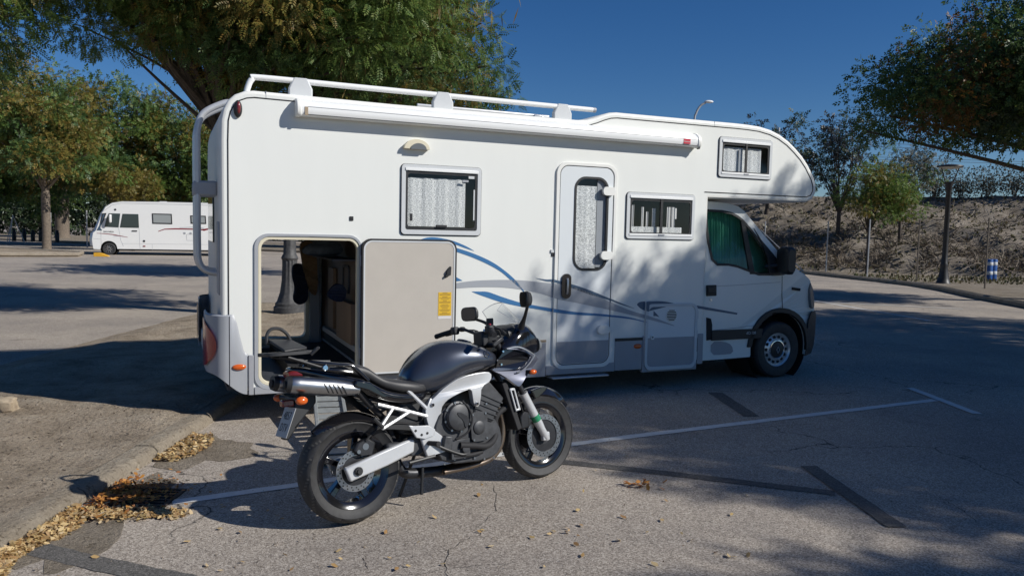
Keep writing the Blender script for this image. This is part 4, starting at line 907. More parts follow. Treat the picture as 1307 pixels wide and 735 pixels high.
# ---- awning case, porch light, red clearance lamp
aw = None
pf = [(.0, 2.700), (-.085, 2.692), (-.112, 2.705), (-.122, 2.73), (-.122, 2.772), (-.112, 2.800), (-.085, 2.826), (-.045, 2.842), (0, 2.846)]
m = MB(); m.loft([[(x, y_, z) for y_, z in pf] for x in (-5.655, -1.385)]); aw = m.build('awning', 'awning', rv, smooth=True)
for x0, x1 in ((-5.70, -5.652), (-1.388, -1.335)):
    pe = [(y_ * 1.06 if y_ < -.01 else 0, 2.77 + (z - 2.77) * 1.10) for y_, z in pf]
    m = MB(); m.loft([[(x, y_, z) for y_, z in pe] for x in (x0, x1)]); m.build('end_cap', 'rv_trim', aw, bevel=.012)
MB().box(-5.60, -1.39, -.1245, -.118, 2.7725, 2.7765).build('seam', 'rv_grey', aw)
MB().box(-5.60, -1.39, -.118, -.106, 2.704, 2.710).build('bottom_seam', 'black_plastic', aw)
MB().box(-5.628, -5.600, -.127, -.110, 2.70, 2.772).build('lead_bar_end', 'tan_strip', aw)
x0, z0 = -1.535, 2.747
MB().box(x0 - .045, x0 + .045, -.1245, -.1222, z0 - .028, z0 + .024).build('maker_label', 'label_red', aw)
text('maker_lettering', 'Fiamma', .026, 'sticker_white', aw, (x0, -.1250, z0 - .003), (rad(90), 0, 0))
m = MB(); m.cyl((-1.352, -.10, 2.69), .016, .03, n=12); m.build('crank_eye', 'black_plastic', aw)
x, z = wall(530.5, 191); m = MB()
pl = [(x + .125 * math.cos(t), z + .092 * math.sin(t)) for t in [math.pi * k / 16 for k in range(17)]]
m.prism(pl, -.055, 0); po = m.build('porch_light', 'cream', rv, bevel=.015)
m = MB(); m.prism([(x + .012 + .078 * math.cos(t), z - .004 + .058 * math.sin(t)) for t in [math.pi * k / 14 for k in range(15)]], -.066, -.04); m.build('lens', 'porch_lens', po)
x, z = wall(303.5, 139.5); m = MB(); m.ball((x, -.012, z), .036, .03, .075, 16, 12); cl_ = m.build('clearance_lamp', 'black_plastic', rv, smooth=True)
m = MB(); m.ball((x + .004, -.026, z + .006), .019, .022, .056, 16, 12); m.build('lens', 'dark_red_lens', cl_, smooth=True)

# ---- roof rails, roof hatches, ladder
def rail(y_):
    zr = 3.020
    path = spline([(-6.10, y_, 2.86), (-6.085, y_, 2.93), (-6.05, y_, zr - .02), (-5.98, y_, zr), (-5.2, y_, zr), (-4, y_, zr), (-2.62, y_, zr)], 5)
    m = MB(); m.tube(path, .026, 12); r_ = m.build('roof_rail', 'awning', rv, smooth=True)
    m = MB(); m.tube([(-2.62, y_, zr), (-2.585, y_, zr)], .027, 12); m.build('end_plug', 'rv_grey', r_, smooth=True)
    for px in (385, 568, 722):
        x, _ = wall(px, 125); m = MB(); m.prism([(x - .105, 2.872), (x + .105, 2.872), (x + .105, 2.955), (x + .06, zr + .028), (x - .06, zr + .028), (x - .105, 2.955)], y_ - .03, y_ + .03); m.build('bracket', 'frame_grey', r_, bevel=.012)
rail(.075); rail(W2 - .09)
rh = MB(); rh.box(-4.3, -3.2, .75, 1.5, 2.87, 2.96); rh = rh.build('roof_hatch', 'awning', rv, bevel=.02)
m = MB(); m.box(-3.1, -2.95, .5, .9, 2.89, 2.99); m.build('roof_bar', 'alu', rv, bevel=.01)
m = MB(); m.tube([(-4.4, .55, 2.985), (-2.9, .55, 2.985)], .016, 8); m.build('cross_tube', 'alu', rv, smooth=True)
lx = wall(251.5, 250, -.55)[0]
ld = None
for y_ in (.48, .80):
    m = MB(); m.tube(spline([(-6.18, y_, 2.84), (-6.26, y_, 2.83), (lx + .06, y_, 2.73), (lx + .008, y_, 2.60), (lx, y_, 2.45), (lx, y_, 2.0), (lx, y_, 1.55), (lx + .01, y_, 1.38), (lx + .07, y_, 1.30), (-6.32, y_, 1.275)], 5), .030, 12)
    o = m.build('ladder_rail', 'alu_paint', rv if ld is None else ld, smooth=True); ld = ld or o
    MB().box(lx - .035, -6.318, y_ - .03, y_ + .03, 1.98, 2.12).build('ladder_bracket', 'rv_grey', ld, bevel=.02)
for k in range(4): m = MB(); m.tube([(lx, .48, 1.55 + k * .29), (lx, .80, 1.55 + k * .29)], .018, 8); m.build('rung', 'alu', ld, smooth=True)
MB().box(-6.336, -6.318, .95, 1.85, 1.55, 2.12).build('rear_window', 'mh_glass', rv, bevel=.006)
MB().box(-6.332, -6.318, .12, .40, 1.1, 1.75).build('rear_hatch', 'rv_grey', rv, bevel=.006)
# ---- rear corners with the tail lamps
def corner(sgn):
    Y = (lambda v: v) if sgn > 0 else (lambda v: W2 - v)
    path = [(-6.105, -.014), (-6.25, -.016), (-6.315, .0), (-6.365, .04), (-6.41, .11), (-6.435, .22), (-6.44, .5)]
    m = MB(); secs = []
    def ztop(x): return .94 if x <= -6.24 else (.80 if x <= -6.17 else .585)
    def zbot(x): return .215 + (-6.105 - x) * .60 if x > -6.42 else .41
    vs = []
    P = spline([(a, b, 0) for a, b in path], 6)
    for p in P:
        x = p.x; t = .585 + .355 * sstep(-6.125, -6.235, x); b = .225 + .19 * sstep(-6.10, -6.42, x)
        vs.append([(x, Y(p.y), b + .0), (x - .0, Y(p.y), b + (t - b) * .5), (x, Y(p.y), t - .015), (x + .012, Y(p.y + .012), t)])
    n = 4; m.add([q for s_ in vs for q in s_], [(i * n + k, i * n + k + 1, (i + 1) * n + k + 1, (i + 1) * n + k) for i in range(len(vs) - 1) for k in range(n - 1)])
    c = m.build('corner_cover', 'rv_grey', rv, smooth=True)
    sx, sz = -6.252, .30
    MB().box(sx - .0025, sx + .0025, min(Y(-.0185), Y(-.015)), max(Y(-.0185), Y(-.015)), .315, .925).build('cover_seam', 'rubber', c)
    m = MB(); lens = []; N_ = 14
    for i in range(N_ + 1):
        z = .445 + (.885 - .445) * i / N_; wd = math.sin(math.pi * i / N_) ** .8
        row = []
        for k in range(7):
            tt = 1 - wd * k / 6 * .62 - .0
            q = P[min(len(P) - 1, int((.97 - .62 * wd * (k / 6)) * (len(P) - 1)))]
            a = (.93 - .50 * wd * (k / 6)) * (len(P) - 1); i0 = int(a); fr_ = a - i0; q = P[i0].lerp(P[min(i0 + 1, len(P) - 1)], fr_)
            nx, ny = -.7, -.7
            row.append((q.x - .014, Y(q.y - .010), z))
        lens += row
    m.add(lens, [(i * 7 + k, i * 7 + k + 1, (i + 1) * 7 + k + 1, (i + 1) * 7 + k) for i in range(N_) for k in range(6)]); m.build('tail_lamp', 'red_lens', c, smooth=True)
corner(1); corner(-1)
MB().box(-6.42, -6.30, .35, W2 - .35, .42, .62).build('rear_bumper', 'rv_grey', rv, bevel=.03)
MB().box(-5.7, -.9, .4, W2 - .4, .24, .40).build('chassis', 'rubber', rv)

# ---- wheels
def wheel(name, x, y_, r, sgn, parent, dz=0.):
    w = MB(); prof = [(r * .60, .0), (r * .63, -.006), (r * .80, -.018), (r * .93, -.014), (r * .985, .006), (r, .03), (r, .185), (r * .98, .21), (r * .6, .215)]
    w.lathe([(a, sgn * b) for a, b in prof], (x, y_, r), n=48); t = w.build(name, 'tyre', parent, smooth=True)
    w = MB(); w.lathe([(a * r, sgn * b) for a, b in [(.615, -.002), (.60, .012), (.565, .02), (.545, .055), (.50, .05), (.40, .022), (.33, .014), (.31, .02), (.30, .03)]], (x, y_, r), n=48); rm = w.build('rim', 'rim_silver', t, smooth=True)
    for k in range(14):
        a = 2 * math.pi * k / 14; q = MB(); q.cyl((x + .445 * r * math.cos(a), y_ + sgn * .0285, r + .445 * r * math.sin(a)), .021, -sgn * .006, n=10); q.build('vent_hole', 'rubber', rm)
    w = MB(); w.lathe([(a * r, sgn * b) for a, b in [(.335, .012), (.33, .004), (.31, .003), (.30, .006)]], (x, y_, r), n=36); w.build('cap_ring', 'chrome', rm, smooth=True)
    w = MB(); w.lathe([(a * r, sgn * b) for a, b in [(.305, .008), (.20, -.004), (.001, -.008)]], (x, y_, r), n=36); hc = w.build('hub_cap', 'black_plastic', rm, smooth=True)
    t.location.z = dz
    d = [(0, .05), (.03, 0), (0, -.05), (-.03, 0)]; w = MB(); w.prism_holes([(x + a, r + b) for a, b in d], [[(x + a * .5, r + b * .5) for a, b in d]], y_ - sgn * .013, y_ - sgn * .006); w.build('emblem', 'chrome', hc)
    return t
wheel('front_wheel', .105, .105, .345, 1, rv); wheel('front_wheel', .105, W2 - .105, .345, -1, rv)
wheel('rear_wheel', -3.98, .13, .335, 1, rv, -.034); wheel('rear_wheel', -3.98, W2 - .13, .335, -1, rv, -.05)

# ---- cab
CY0 = .10
arch = [(.12 + .445 * math.cos(rad(a)), .36 + .445 * math.sin(rad(a))) for a in range(188, -13, -10)]
cab = [(-1.12, .262), (-.33, .275)] + arch + [(.60, .262), (.70, .285), (.765, .37), (.795, .50), (.80, .72), (.755, .80), (.742, .866), (.715, .97), (.669, 1.08), (.60, 1.185), (.48, 1.262), (.333, 1.335), (.205, 1.405), (.133, 1.475), (-.08, 1.68), (-.313, 1.905), (-.431, 2.022), (-.52, 2.075), (-.66, 2.105), (-.90, 2.12), (-1.12, 2.12)]
cwin = [wall(*p, off=-CY0) for p in [(906.5, 268.5), (928, 269.8), (940, 272.5), (947, 276.5), (953, 281.5), (962, 293), (975, 312), (984, 326), (984, 350), (968, 350), (955, 345), (942, 340), (930, 337.5), (916, 337.5), (910, 331), (907, 310)]]
def tumble(x, z): return CY0 + max(0, z - 1.36) * .13 + max(0, x - .45) ** 2 * .9
m = MB(); m.prism_holes(cab, [cwin], tumble, lambda x, z: tumble(x, z) + .04); cs = m.build('cab_side', 'rv_white', rv)
m = MB(); m.prism(cab, W2 - CY0 - .04, W2 - CY0); m.build('cab_far_side', 'rv_white', rv)
# hood, windscreen pillar line and roof between the two sides
top = cab[len(arch) + 2:]
def bulge(p, k):                                         # k 0 at the side .. 1 in the middle
    x, z = p; f = sstep(-.5, .7, x); return (x + .15 * f * math.sin(k * math.pi / 2), z + .05 * math.sin(k * math.pi / 2) * (1 if z > .9 else 0))
secs = []
for k, y_ in ((0, 0), (.18, .05), (.45, .22), (.8, .6), (1, 1.01), (.8, 1.42), (.45, 1.80), (.18, 1.97), (0, 2.02)):
    secs.append([(bulge(p, k)[0], (tumble(*p) + y_) if y_ < 1.01 else (W2 - CY0 - 2.02 + y_ if y_ > 1.01 else 1.11), bulge(p, k)[1]) for p in top])
m = MB(); m.loft(secs, closed=False, caps=False); m.build('cab_skin', 'rv_white', rv, smooth=True)
i0 = top.index((.133, 1.475)); i1_ = top.index((-.431, 2.022))
ws = [[(q[0] + .010, q[1], q[2] + .012) for q in s_[i0:i1_ + 1]] for s_ in secs[1:-1]]
m = MB(); m.loft(ws, closed=False, caps=False); m.build('windscreen_cover', 'chrome' if False else 'alu', rv, smooth=True)
# bumper and arch trim
bump = [(.555, .245), (.70, .27), (.775, .36), (.815, .50), (.825, .74), (.77, .80), (.66, .80), (.60, .70), (.572, .52), (.565, .36)]
m = MB(); secs = [[(x + .15 * math.sin(k * math.pi / 2), (y_ - .012 + max(0, x - .45) ** 2 * .9) if y_ < 1.1 else y_ + .012, z) for x, z in bump] for k, y_ in ((0, CY0), (.3, CY0 + .1), (.8, .5), (1, 1.11), (.8, W2 - .5), (.3, W2 - CY0 - .1), (0, W2 - CY0))]
m.loft(secs); m.build('front_bumper', 'black_plastic', rv, smooth=True)
ao = [(.12 + .505 * math.cos(rad(a)), .36 + .50 * math.sin(rad(a))) for a in range(176, -5, -10)]; ai = [(.12 + .44 * math.cos(rad(a)), .36 + .44 * math.sin(rad(a))) for a in range(-5, 181, 10)]
m = MB(); m.prism(ao + ai, lambda x, z: tumble(x, z) - .022, lambda x, z: tumble(x, z) + .02); m.build('wheel_arch', 'black_plastic', rv, bevel=.006)
m = MB(); m.lathe([(.46, .03), (.46, .50), (.02, .50)], (.12, CY0, .36), n=40); m.build('arch_liner', 'rubber', rv, smooth=True)
MB().box(-1.1, .55, .5, W2 - .5, .22, .7).build('cab_underside', 'rubber', rv)
m = MB(); q = [wall(*p, off=-CY0) for p in [(907, 421.5), (972.5, 419), (970.5, 431), (907, 434.5)]]; m.prism(q, CY0 - .022, CY0 + .01); md = m.build('door_moulding', 'black_plastic', rv, bevel=.006)
x, z = wall(957, 424, off=-CY0); text('moulding_badge', 'dCi 120', .045, 'frame_grey', md, (x, CY0 - .0235, z - .005), (rad(90), 0, 0))
m = MB(); q = [wall(*p, off=-CY0) for p in [(901.5, 405), (907, 406.5), (908.5, 414), (908.3, 433), (901.5, 434.5)]]; m.prism(q, CY0 - .010, CY0 + .01); m.build('fuel_flap', 'rubber', rv, bevel=.004)
m = MB(); q = [wall(*p, off=-CY0) for p in [(901.5, 364), (914.5, 363.5), (914.5, 377.5), (901.5, 378)]]; m.prism(q, CY0 - .008, CY0 + .01); dh = m.build('cab_door_handle', 'black_plastic', rv, bevel=.01)
MB().box(*(sorted([wall(902, 370, -CY0)[0], wall(912.5, 370, -CY0)[0]])), CY0 - .026, CY0 - .010, wall(905, 372, -CY0)[1] - .02, wall(905, 366, -CY0)[1]).build('pull', 'black_plastic', dh, bevel=.008)
x, z = wall(907.5, 382.5, -CY0); m = MB(); m.cyl((x, CY0 - .005, z), .016, .01, n=14); m.build('door_lock', 'alu', rv)
m = MB(); q = [wall(*p, off=-CY0) for p in [(1011, 366.5), (1021.5, 368), (1021, 371.5), (1011, 370)]]; m.prism(q, tumble(.3, 1) - .006, CY0 + .02); m.build('wing_marker', 'rubber', rv)
def line(name, pts, r=.004, mname='rubber'):
    m = MB(); m.tube([(x, tumble(x, z) - .0005, z) for x, z in [wall(*p, off=-CY0) for p in pts]], r, 5); m.build(name, mname, rv)
line('door_gap', [(998.3, 352), (998, 375), (998.8, 396)]); line('door_gap', [(972, 432), (968, 450), (964, 455), (940, 457), (905, 461)]); line('crease_shade', [(903, 366), (940, 364), (996, 360)], .003, 'rv_grey')
line('crease_shade', [(905, 422), (950, 417), (972, 414)], .003, 'rv_grey')  # grey bead puts the shade of the pressed door crease into colour
m = MB(); q = [wall(*p, off=-CY0) for p in [(899, 391.5), (941, 399.2), (940.5, 401.5), (899, 395)]]; m.sheet(q, lambda x, z: (x, CY0 - .003, z)); m.build('navy_stripe', 'decal_navy', rv)
m = MB(); q = smooth_poly([wall(*p, off=-CY0) for p in [(907, 436), (924, 435.5), (934, 440), (936, 451), (922, 452.5), (907, 453)]], 1); m.sheet(q, lambda x, z: (x, CY0 - .003, z)); m.build('grey_patch', 'rv_skirt', rv)
# glazing of the cab door, curtain behind it
m = MB(); m.sheet(inset(cwin, -.006), lambda x, z: (x, tumble(x, z) + .012, z)); m.build('cab_window', 'cab_glass', rv)
m = MB(); m.prism_holes(inset(cwin, -.016), [inset(cwin, .012)], lambda x, z: tumble(x, z) - .004, lambda x, z: tumble(x, z) + .012); m.build('cab_window_seal', 'black_plastic', rv)
m = MB(); q = [wall(*p, off=-CY0) for p in [(951, 283), (956, 283), (963.5, 350), (957, 350)]]; m.prism(q, lambda x, z: tumble(x, z) - .003, lambda x, z: tumble(x, z) + .03); m.build('quarter_pillar', 'black_plastic', rv)
m = MB(); q = [wall(*p, off=-CY0) for p in [(966, 291), (975, 307), (988, 324), (1000, 342), (1001, 351), (985, 352), (981, 350), (981, 330), (975, 312)]]; m.prism(q, lambda x, z: tumble(x, z) - .012, lambda x, z: tumble(x, z) + .02); m.build('mirror_base', 'black_plastic', rv, bevel=.006)
m = MB(); vs = []; N_ = 90
for i in range(N_ + 1):
    x = -1.02 + .66 * i / N_; d = .012 * math.sin(x * 150) + .006 * math.sin(x * 61)
    vs += [(x, .235 + d, 1.30), (x, .285 + d, 2.05)]
m.add(vs, [(2 * i, 2 * i + 2, 2 * i + 3, 2 * i + 1) for i in range(N_)]); m.build('cab_curtain', 'green_curtain', rv, smooth=True)
m = MB(); m.add([(-.36, .27, 1.28), (.10, .30, 1.28), (.02, .35, 1.55), (-.30, .34, 1.86), (-.36, .33, 1.9)], [(0, 1, 2, 3, 4)]); m.build('cab_screen', 'green_curtain', rv)
# mirror, headlamp
x, z = wall(1009, 333, .10)
m = MB(); m.loft([[(x + a * .9 * s_, -.10 + b, z + c * s_) for a, c in rrect(-.075, .075, -.165, .165, .05, 4)] for s_, b in ((.8, -.03), (1, 0), (1, .12), (.85, .17))]); mr = m.build('wing_mirror', 'black_plastic', rv, smooth=True)
m = MB(); m.tube([(x - .02, .05, z - .06), (x - .17, .14, z - .08)], .025, 8); m.build('mirror_arm', 'black_plastic', mr, smooth=True)
m = MB(); q = [(.60, 1.165), (.655, 1.10), (.705, .98), (.735, .87), (.70, .83), (.645, .85), (.61, .95), (.585, 1.08)]
m.prism(q, lambda x, z: tumble(x, z) - .012, lambda x, z: tumble(x, z) + .03); m.build('headlamp', 'porch_lens', rv, bevel=.008)
# ================================================================== THE MOTORCYCLE (x forward, y to its left = away from the viewer)
BO = Vector((-.93, 4.53, -.044)); BYAW = rad(36); BLEAN = rad(-8)
bike = thing('motorcycle', 'dark blue grey sport touring motorcycle parked on its side stand', 'motorcycle', BO)
bike.rotation_euler = (BLEAN, 0, BYAW)
RA = (0., .318); FA = (1.435, .331)
def bwheel(name, c, r, hw, rimr, front):
    # tyre with sipes cut into the tread
    prof = []
    NP = 15
    for j in range(NP):
        a = -1 + 2 * j / (NP - 1); yy = hw * math.sin(a * 1.35) / math.sin(1.35); rr_ = r - (r * (.115 if not front else .085)) * (1 - math.cos(a * 1.35)) / (1 - math.cos(1.35)); prof.append((rr_, yy))
    side = rimr + .012
    prof = [(side - .004, -hw * .66), (side + .02, -hw * .80), (side + .05, -hw * .97)] + prof + [(side + .05, hw * .97), (side + .02, hw * .80), (side - .004, hw * .66)]
    def disp(i, j):
        q = j - 3
        if 1 <= q <= 13 and q != 7:
            s_ = abs(q - 7); k = (i + (2 * s_ if q < 7 else 2 * s_ + 6)) % 12
            if k in (0, 1) and s_ > 0: return .006
        return 0
    m = MB(); m.lathe(prof, (c[0], 0, c[1]), n=192, disp=disp); nf = len(prof) - 1
    for i in range(192):
        for j in range(nf):
            if disp(i, j) > 0 and disp((i + 1) % 192, j + 1 if 3 <= j < 16 else j) >= 0 and 3 < j < 17 and (i + 2 * abs(j - 10)) % 2 == 0: m.m[i * nf + j] = 1
    t = m.build(name, ['tyre', 'tyre_groove'], bike, smooth=True)
    w = hw * .62; m = MB()
    for sg in (1, -1):
        m.lathe([(side - .002, sg * hw * .68), (side + .006, sg * (hw * .70)), (side + .002, sg * (hw * .72)), (rimr - .012, sg * w), (rimr - .028, sg * w * .8), (rimr - .03, 0)], (c[0], 0, c[1]), n=60)
    rm = m.build('rim', 'black_gloss', t, smooth=True)
    for k in range(5):
        a = 2 * math.pi * k / 5 + (.35 if front else .15)
        m = MB(); ca, sa = math.cos(a), math.sin(a)
        secs = []
        for rr_, ww, yy in ((.045, .022, .030), (.10, .017, .026), (rimr - .02, .021, w * .72)):
            secs.append([(c[0] + ca * rr_ - sa * u, v, c[1] + sa * rr_ + ca * u) for u, v in ((-ww, -yy), (ww, -yy), (ww, yy), (-ww, yy))])
        m.loft(secs); m.build('spoke', 'black_gloss', rm, bevel=.006)
    m = MB(); m.cyl((c[0], -hw * .9 if not front else -.075, c[1]), .05, hw * 1.8 if not front else .15, n=28, bev=.006); m.build('hub', 'dark_metal', rm, smooth=True)
    return t, rm
def disc(parent, c, y_, r0, r1, n_h):
    m = MB(); m.lathe([(r1, y_ - .0025), (r0, y_ - .0025), (r0, y_ + .0025), (r1, y_ + .0025), (r1, y_ - .0025)], (c[0], 0, c[1]), n=64); d = m.build('brake_disc', 'steel', parent, smooth=True)
    m = MB()
    for row in range(2):
        for k in range(n_h):
            a = 2 * math.pi * (k + row * .33) / n_h; rr_ = r1 + (r0 - r1) * (.30 + .42 * row); m.disc((c[0] + rr_ * math.cos(a), y_ - .0031, c[1] + rr_ * math.sin(a)), .0052, n=8)
    m.build('disc_holes', 'rubber', d)
    m = MB(); m.lathe([(.045, y_ + .004), (.06, y_ + .003), (r1 + .004, y_ + .004), (r1 + .004, y_ + .010), (.05, y_ + .012), (.045, y_ + .004)], (c[0], 0, c[1]), n=12)
    m.build('disc_carrier', 'dark_metal', d)
    return d
rw, rrim = bwheel('rear_wheel', RA, .316, .090, .216, False); fw, frim = bwheel('front_wheel', FA, .300, .060, .216, True)
disc(rw, RA, -.085, .1225, .088, 20); disc(fw, FA, -.078, .149, .112, 22); disc(fw, FA, .078, .149, .112, 22)
def both(fn):
    fn(-1); fn(1)
# ---- swing arm
def arm(sg):
    y0, y1 = sorted((sg * .150, sg * .112)); m = MB(); m.prism([(-.092, .352), (-.062, .268), (.20, .330), (.365, .380), (.375, .452), (.345, .462), (.15, .415)], y0, y1); o = m.build('swing_arm', 'alu_paint', bike, bevel=.010)
    m = MB(); m.cyl((-.012, sg * .150, .325), .026, sg * .016, n=20, bev=.004); m.cyl((-.012, sg * .164, .325), .015, sg * .012, n=6); m.build('axle_nut', 'black_plastic', o, smooth=True)
    m = MB(); m.prism([(.33, .36), (.40, .35), (.56, .41), (.58, .50), (.47, .50), (.34, .47)], *sorted((sg * .145, sg * .10))); m.build('pivot_casting', 'engine', o, bevel=.012)
both(arm)
m = MB(); m.box(.20, .36, -.11, .11, .345, .45); m.build('swing_arm_bridge', 'engine', bike, bevel=.02)
# rear caliper, chain guard, hugger
m = MB(); m.prism([(.02, .40), (.11, .40), (.13, .47), (.08, .505), (.01, .48), (-.02, .44)], -.115, -.06); m.build('rear_caliper', 'dark_metal', bike, bevel=.012)
m = MB(); m.cyl((.06, -.117, .455), .02, .01, n=14); m.cyl((.015, -.117, .43), .012, .01, n=12); m.build('caliper_bolt', 'steel', bike)
def arc_guard(name, c, r0, r1, hw, a0, a1, mname, n=18, curve=.35):
    m = MB(); secs = []
    for i in range(n + 1):
        a = rad(a0 + (a1 - a0) * i / n); f = math.sin(math.pi * min(1, max(0, i / n))) ** .4 if 0 < i < n else .35
        sec = []
        for k in range(9):
            u = -1 + 2 * k / 8; rr_ = r1 - (r1 - r0) * (abs(u) ** 2.2); sec.append((c[0] + rr_ * math.cos(a), u * hw * f, c[1] + rr_ * math.sin(a)))
        for k in range(8, -1, -1):
            u = -1 + 2 * k / 8; rr_ = r1 - .006 - (r1 - r0) * (abs(u) ** 2.2); sec.append((c[0] + rr_ * math.cos(a), u * hw * f * .97, c[1] + rr_ * math.sin(a)))
        secs.append(sec)
    m.loft(secs); return m.build(name, mname, bike, smooth=True)
arc_guard('rear_hugger', RA, .300, .345, .098, 132, 22, 'black_gloss')
m = MB(); m.prism([(.12, .55), (.24, .53), (.40, .50), (.42, .56), (.30, .62), (.20, .62)], -.12, -.085); m.build('hugger_side', 'black_plastic', bike, bevel=.01)
m = MB(); m.tube(spline([(.06, -.12, .49), (.14, -.125, .55), (.26, -.125, .57), (.40, -.12, .55), (.47, -.13, .60)], 5), .007, 6); m.build('brake_hose', 'rubber', bike, smooth=True)
arc_guard('front_fender', FA, .285, .345, .068, 130, 32, 'black_gloss')
m = MB(); m.prism([(1.345, .655), (1.43, .672), (1.50, .665), (1.46, .635), (1.40, .60), (1.37, .60)], -.085, -.062); m.build('fender_stay', 'black_gloss', bike, bevel=.006)
# ---- frame spars
OUTL = [(.935, .822), (.86, .83), (.70, .812), (.60, .762), (.53, .705), (.468, .655), (.455, .61), (.475, .52), (.515, .435), (.575, .362), (.635, .368), (.61, .42), (.605, .47), (.572, .55), (.562, .625), (.60, .672), (.65, .697), (.72, .722), (.772, .732), (.783, .65), (.80, .612), (.834, .606), (.842, .66), (.85, .735), (.93, .765)]
def spar(sg):
    yo = lambda x, z: sg * (.150 + .055 * sstep(.45, .75, x) * sstep(.45, .70, z)); yi = lambda x, z: yo(x, z) - sg * .045
    m = MB(); m.prism(smooth_poly(OUTL, 1), yo, yi); f_ = m.build('frame_spar', 'alu_paint', bike, bevel=.010, seg=3)
    for (x, z, r_) in ((.565, .478, .030), (.505, .655, .012), (.59, .40, .012), (.81, .63, .012)):
        m = MB(); m.lathe([(r_ * .65, sg * .006), (r_ * .7, sg * .012), (r_, sg * .010), (r_, 0)], (x, yo(x, z), z), n=20); m.build('pivot_ring' if r_ > .02 else 'frame_bolt', 'steel', f_, smooth=True)
        m = MB(); m.cyl((x, yo(x, z), z), r_ * .66, sg * .005, n=16); m.build('pivot_bolt', 'rubber', f_)
    m = MB(); m.prism([(.535, .37), (.60, .355), (.62, .45), (.56, .46)], *sorted((sg * .165, sg * .205))); m.build('lower_casting', 'engine', f_, bevel=.01)
    # rear sub frame tubes
    m = MB(); m.tube([(.50, sg * .150, .692), (.46, sg * .155, .64), (.34, sg * .15, .762)], .013, 8); m.build('sub_frame', 'alu_paint', f_, smooth=True)
    s_ = MB(); s_.tube([(.135, sg * .150, .698), (.30, sg * .158, .645), (.458, sg * .165, .590)], .011, 8); s_.tube([(.235, sg * .155, .668), (.142, sg * .175, .572)], .010, 8); s_.tube([(.345, sg * .158, .632), (.150, sg * .178, .556)], .010, 8); s_.tube([(.135, sg * .175, .575), (.155, sg * .175, .553)], .013, 8)
    s_.build('passenger_peg_hanger', 'alu_paint', f_, smooth=True)
    m = MB(); m.tube([(.145, sg * .185, .562), (.085, sg * .19, .625)], .013, 8); m.build('passenger_peg', 'black_plastic', f_, smooth=True)
    m = MB(); m.prism([(.315, .553), (.35, .545), (.455, .535), (.50, .505), (.49, .470), (.42, .455), (.365, .47)], *sorted((sg * .175, sg * .190))); hp = m.build('heel_plate', 'alu_paint', f_, bevel=.004)
    m = MB(); m.prism([(.40, .47), (.50, .50), (.55, .46), (.60, .40), (.57, .355), (.44, .34), (.42, .40)], *sorted((sg * .150, sg * .176))); m.build('foot_bracket', 'alu_paint', hp, bevel=.006)
    for x, z in ((.36, .515), (.44, .49), (.40, .485)): m = MB(); m.cyl((x, sg * .189, z), .008, sg * .004, n=10); m.build('plate_bolt', 'rubber', hp)
    m = MB(); m.tube([(.455, sg * .17, .425), (.46, sg * .29, .43)], [.015, .017], 10); m.build('rider_peg', 'rubber', hp, smooth=True)
    m = MB(); m.tube(spline([(.48, sg * .185, .40), (.40, sg * .20, .365), (.30, sg * .20, .335), (.22, sg * .20, .33)], 4) if sg > 0 else spline([(.48, sg * .185, .42), (.56, sg * .20, .375), (.66, sg * .205, .33), (.70, sg * .21, .325)], 4), .009, 8); m.build('foot_lever', 'black_plastic', hp, smooth=True)
both(spar)
# shock, battery box and dark mass under the seat
m = MB(); m.box(.30, .56, -.10, .10, .48, .72); m.build('under_seat_box', 'black_plastic', bike, bevel=.03)
m = MB(); m.tube([(.38, 0, .40), (.44, 0, .70)], .04, 12); m.build('shock', 'rubber', bike, smooth=True)
# ---- engine
m = MB(); m.prism(smooth_poly([(.50, .40), (.56, .27), (.90, .25), (1.0, .30), (1.02, .42), (.96, .53), (.86, .62), (.62, .65), (.52, .56)], 1), -.165, .165); en = m.build('engine', 'engine', bike, bevel=.02)
m = MB(); m.prism([(.79, .55), (.94, .49), (1.045, .64), (.93, .77), (.845, .74)], -.175, .175); cy = m.build('cylinder_block', 'engine', en, bevel=.012)
for k in range(5):
    t = .12 + k * .17; a = Vector((.79, 0, .55)).lerp(Vector((.845, 0, .74)), t); b = Vector((.94, 0, .49)).lerp(Vector((1.045, 0, .64)), t)
    m = MB(); n_ = Vector((.06, 0, .2)).normalized() * .004; m.add([a - n_ + Vector((0, -.183, 0)), b - n_ + Vector((0, -.183, 0)), b + n_ + Vector((0, -.183, 0)), a + n_ + Vector((0, -.183, 0)), a - n_ + Vector((0, .183, 0)), b - n_ + Vector((0, .183, 0)), b + n_ + Vector((0, .183, 0)), a + n_ + Vector((0, .183, 0))], [(0, 1, 2, 3), (4, 5, 6, 7), (0, 1, 5, 4), (2, 3, 7, 6), (1, 2, 6, 5), (0, 3, 7, 4)]); m.build('fin', 'engine', cy)
def cover(name, x, z, r_, y_, h, mname='engine'):
    m = MB(); m.lathe([(r_ * 1.12, .0), (r_ * 1.12, -h * .35), (r_, -h * .4), (r_ * .93, -h * .9), (r_ * .8, -h), (r_ * .3, -h * 1.05), (.001, -h * 1.05)], (x, y_, z), n=40); c_ = m.build(name, mname, en, smooth=True)
    for k in range(8):
        a = 2 * math.pi * k / 8 + .2; q = MB(); q.cyl((x + r_ * 1.07 * math.cos(a), y_ - h * .35, z + r_ * 1.07 * math.sin(a)), .008, -.008, n=8); q.build('cover_bolt', 'steel', c_)
    return c_
cover('clutch_cover', .672, .560, .088, -.160, .055); c_ = cover('pickup_cover', .825, .475, .046, -.160, .035)
m = MB(); m.prism(smooth_poly([(.655, .600), (.735, .555), (.725, .50), (.70, .49), (.69, .54), (.645, .58)], 1), -.2215, -.205); m.build('clutch_rib', 'dark_metal', en)
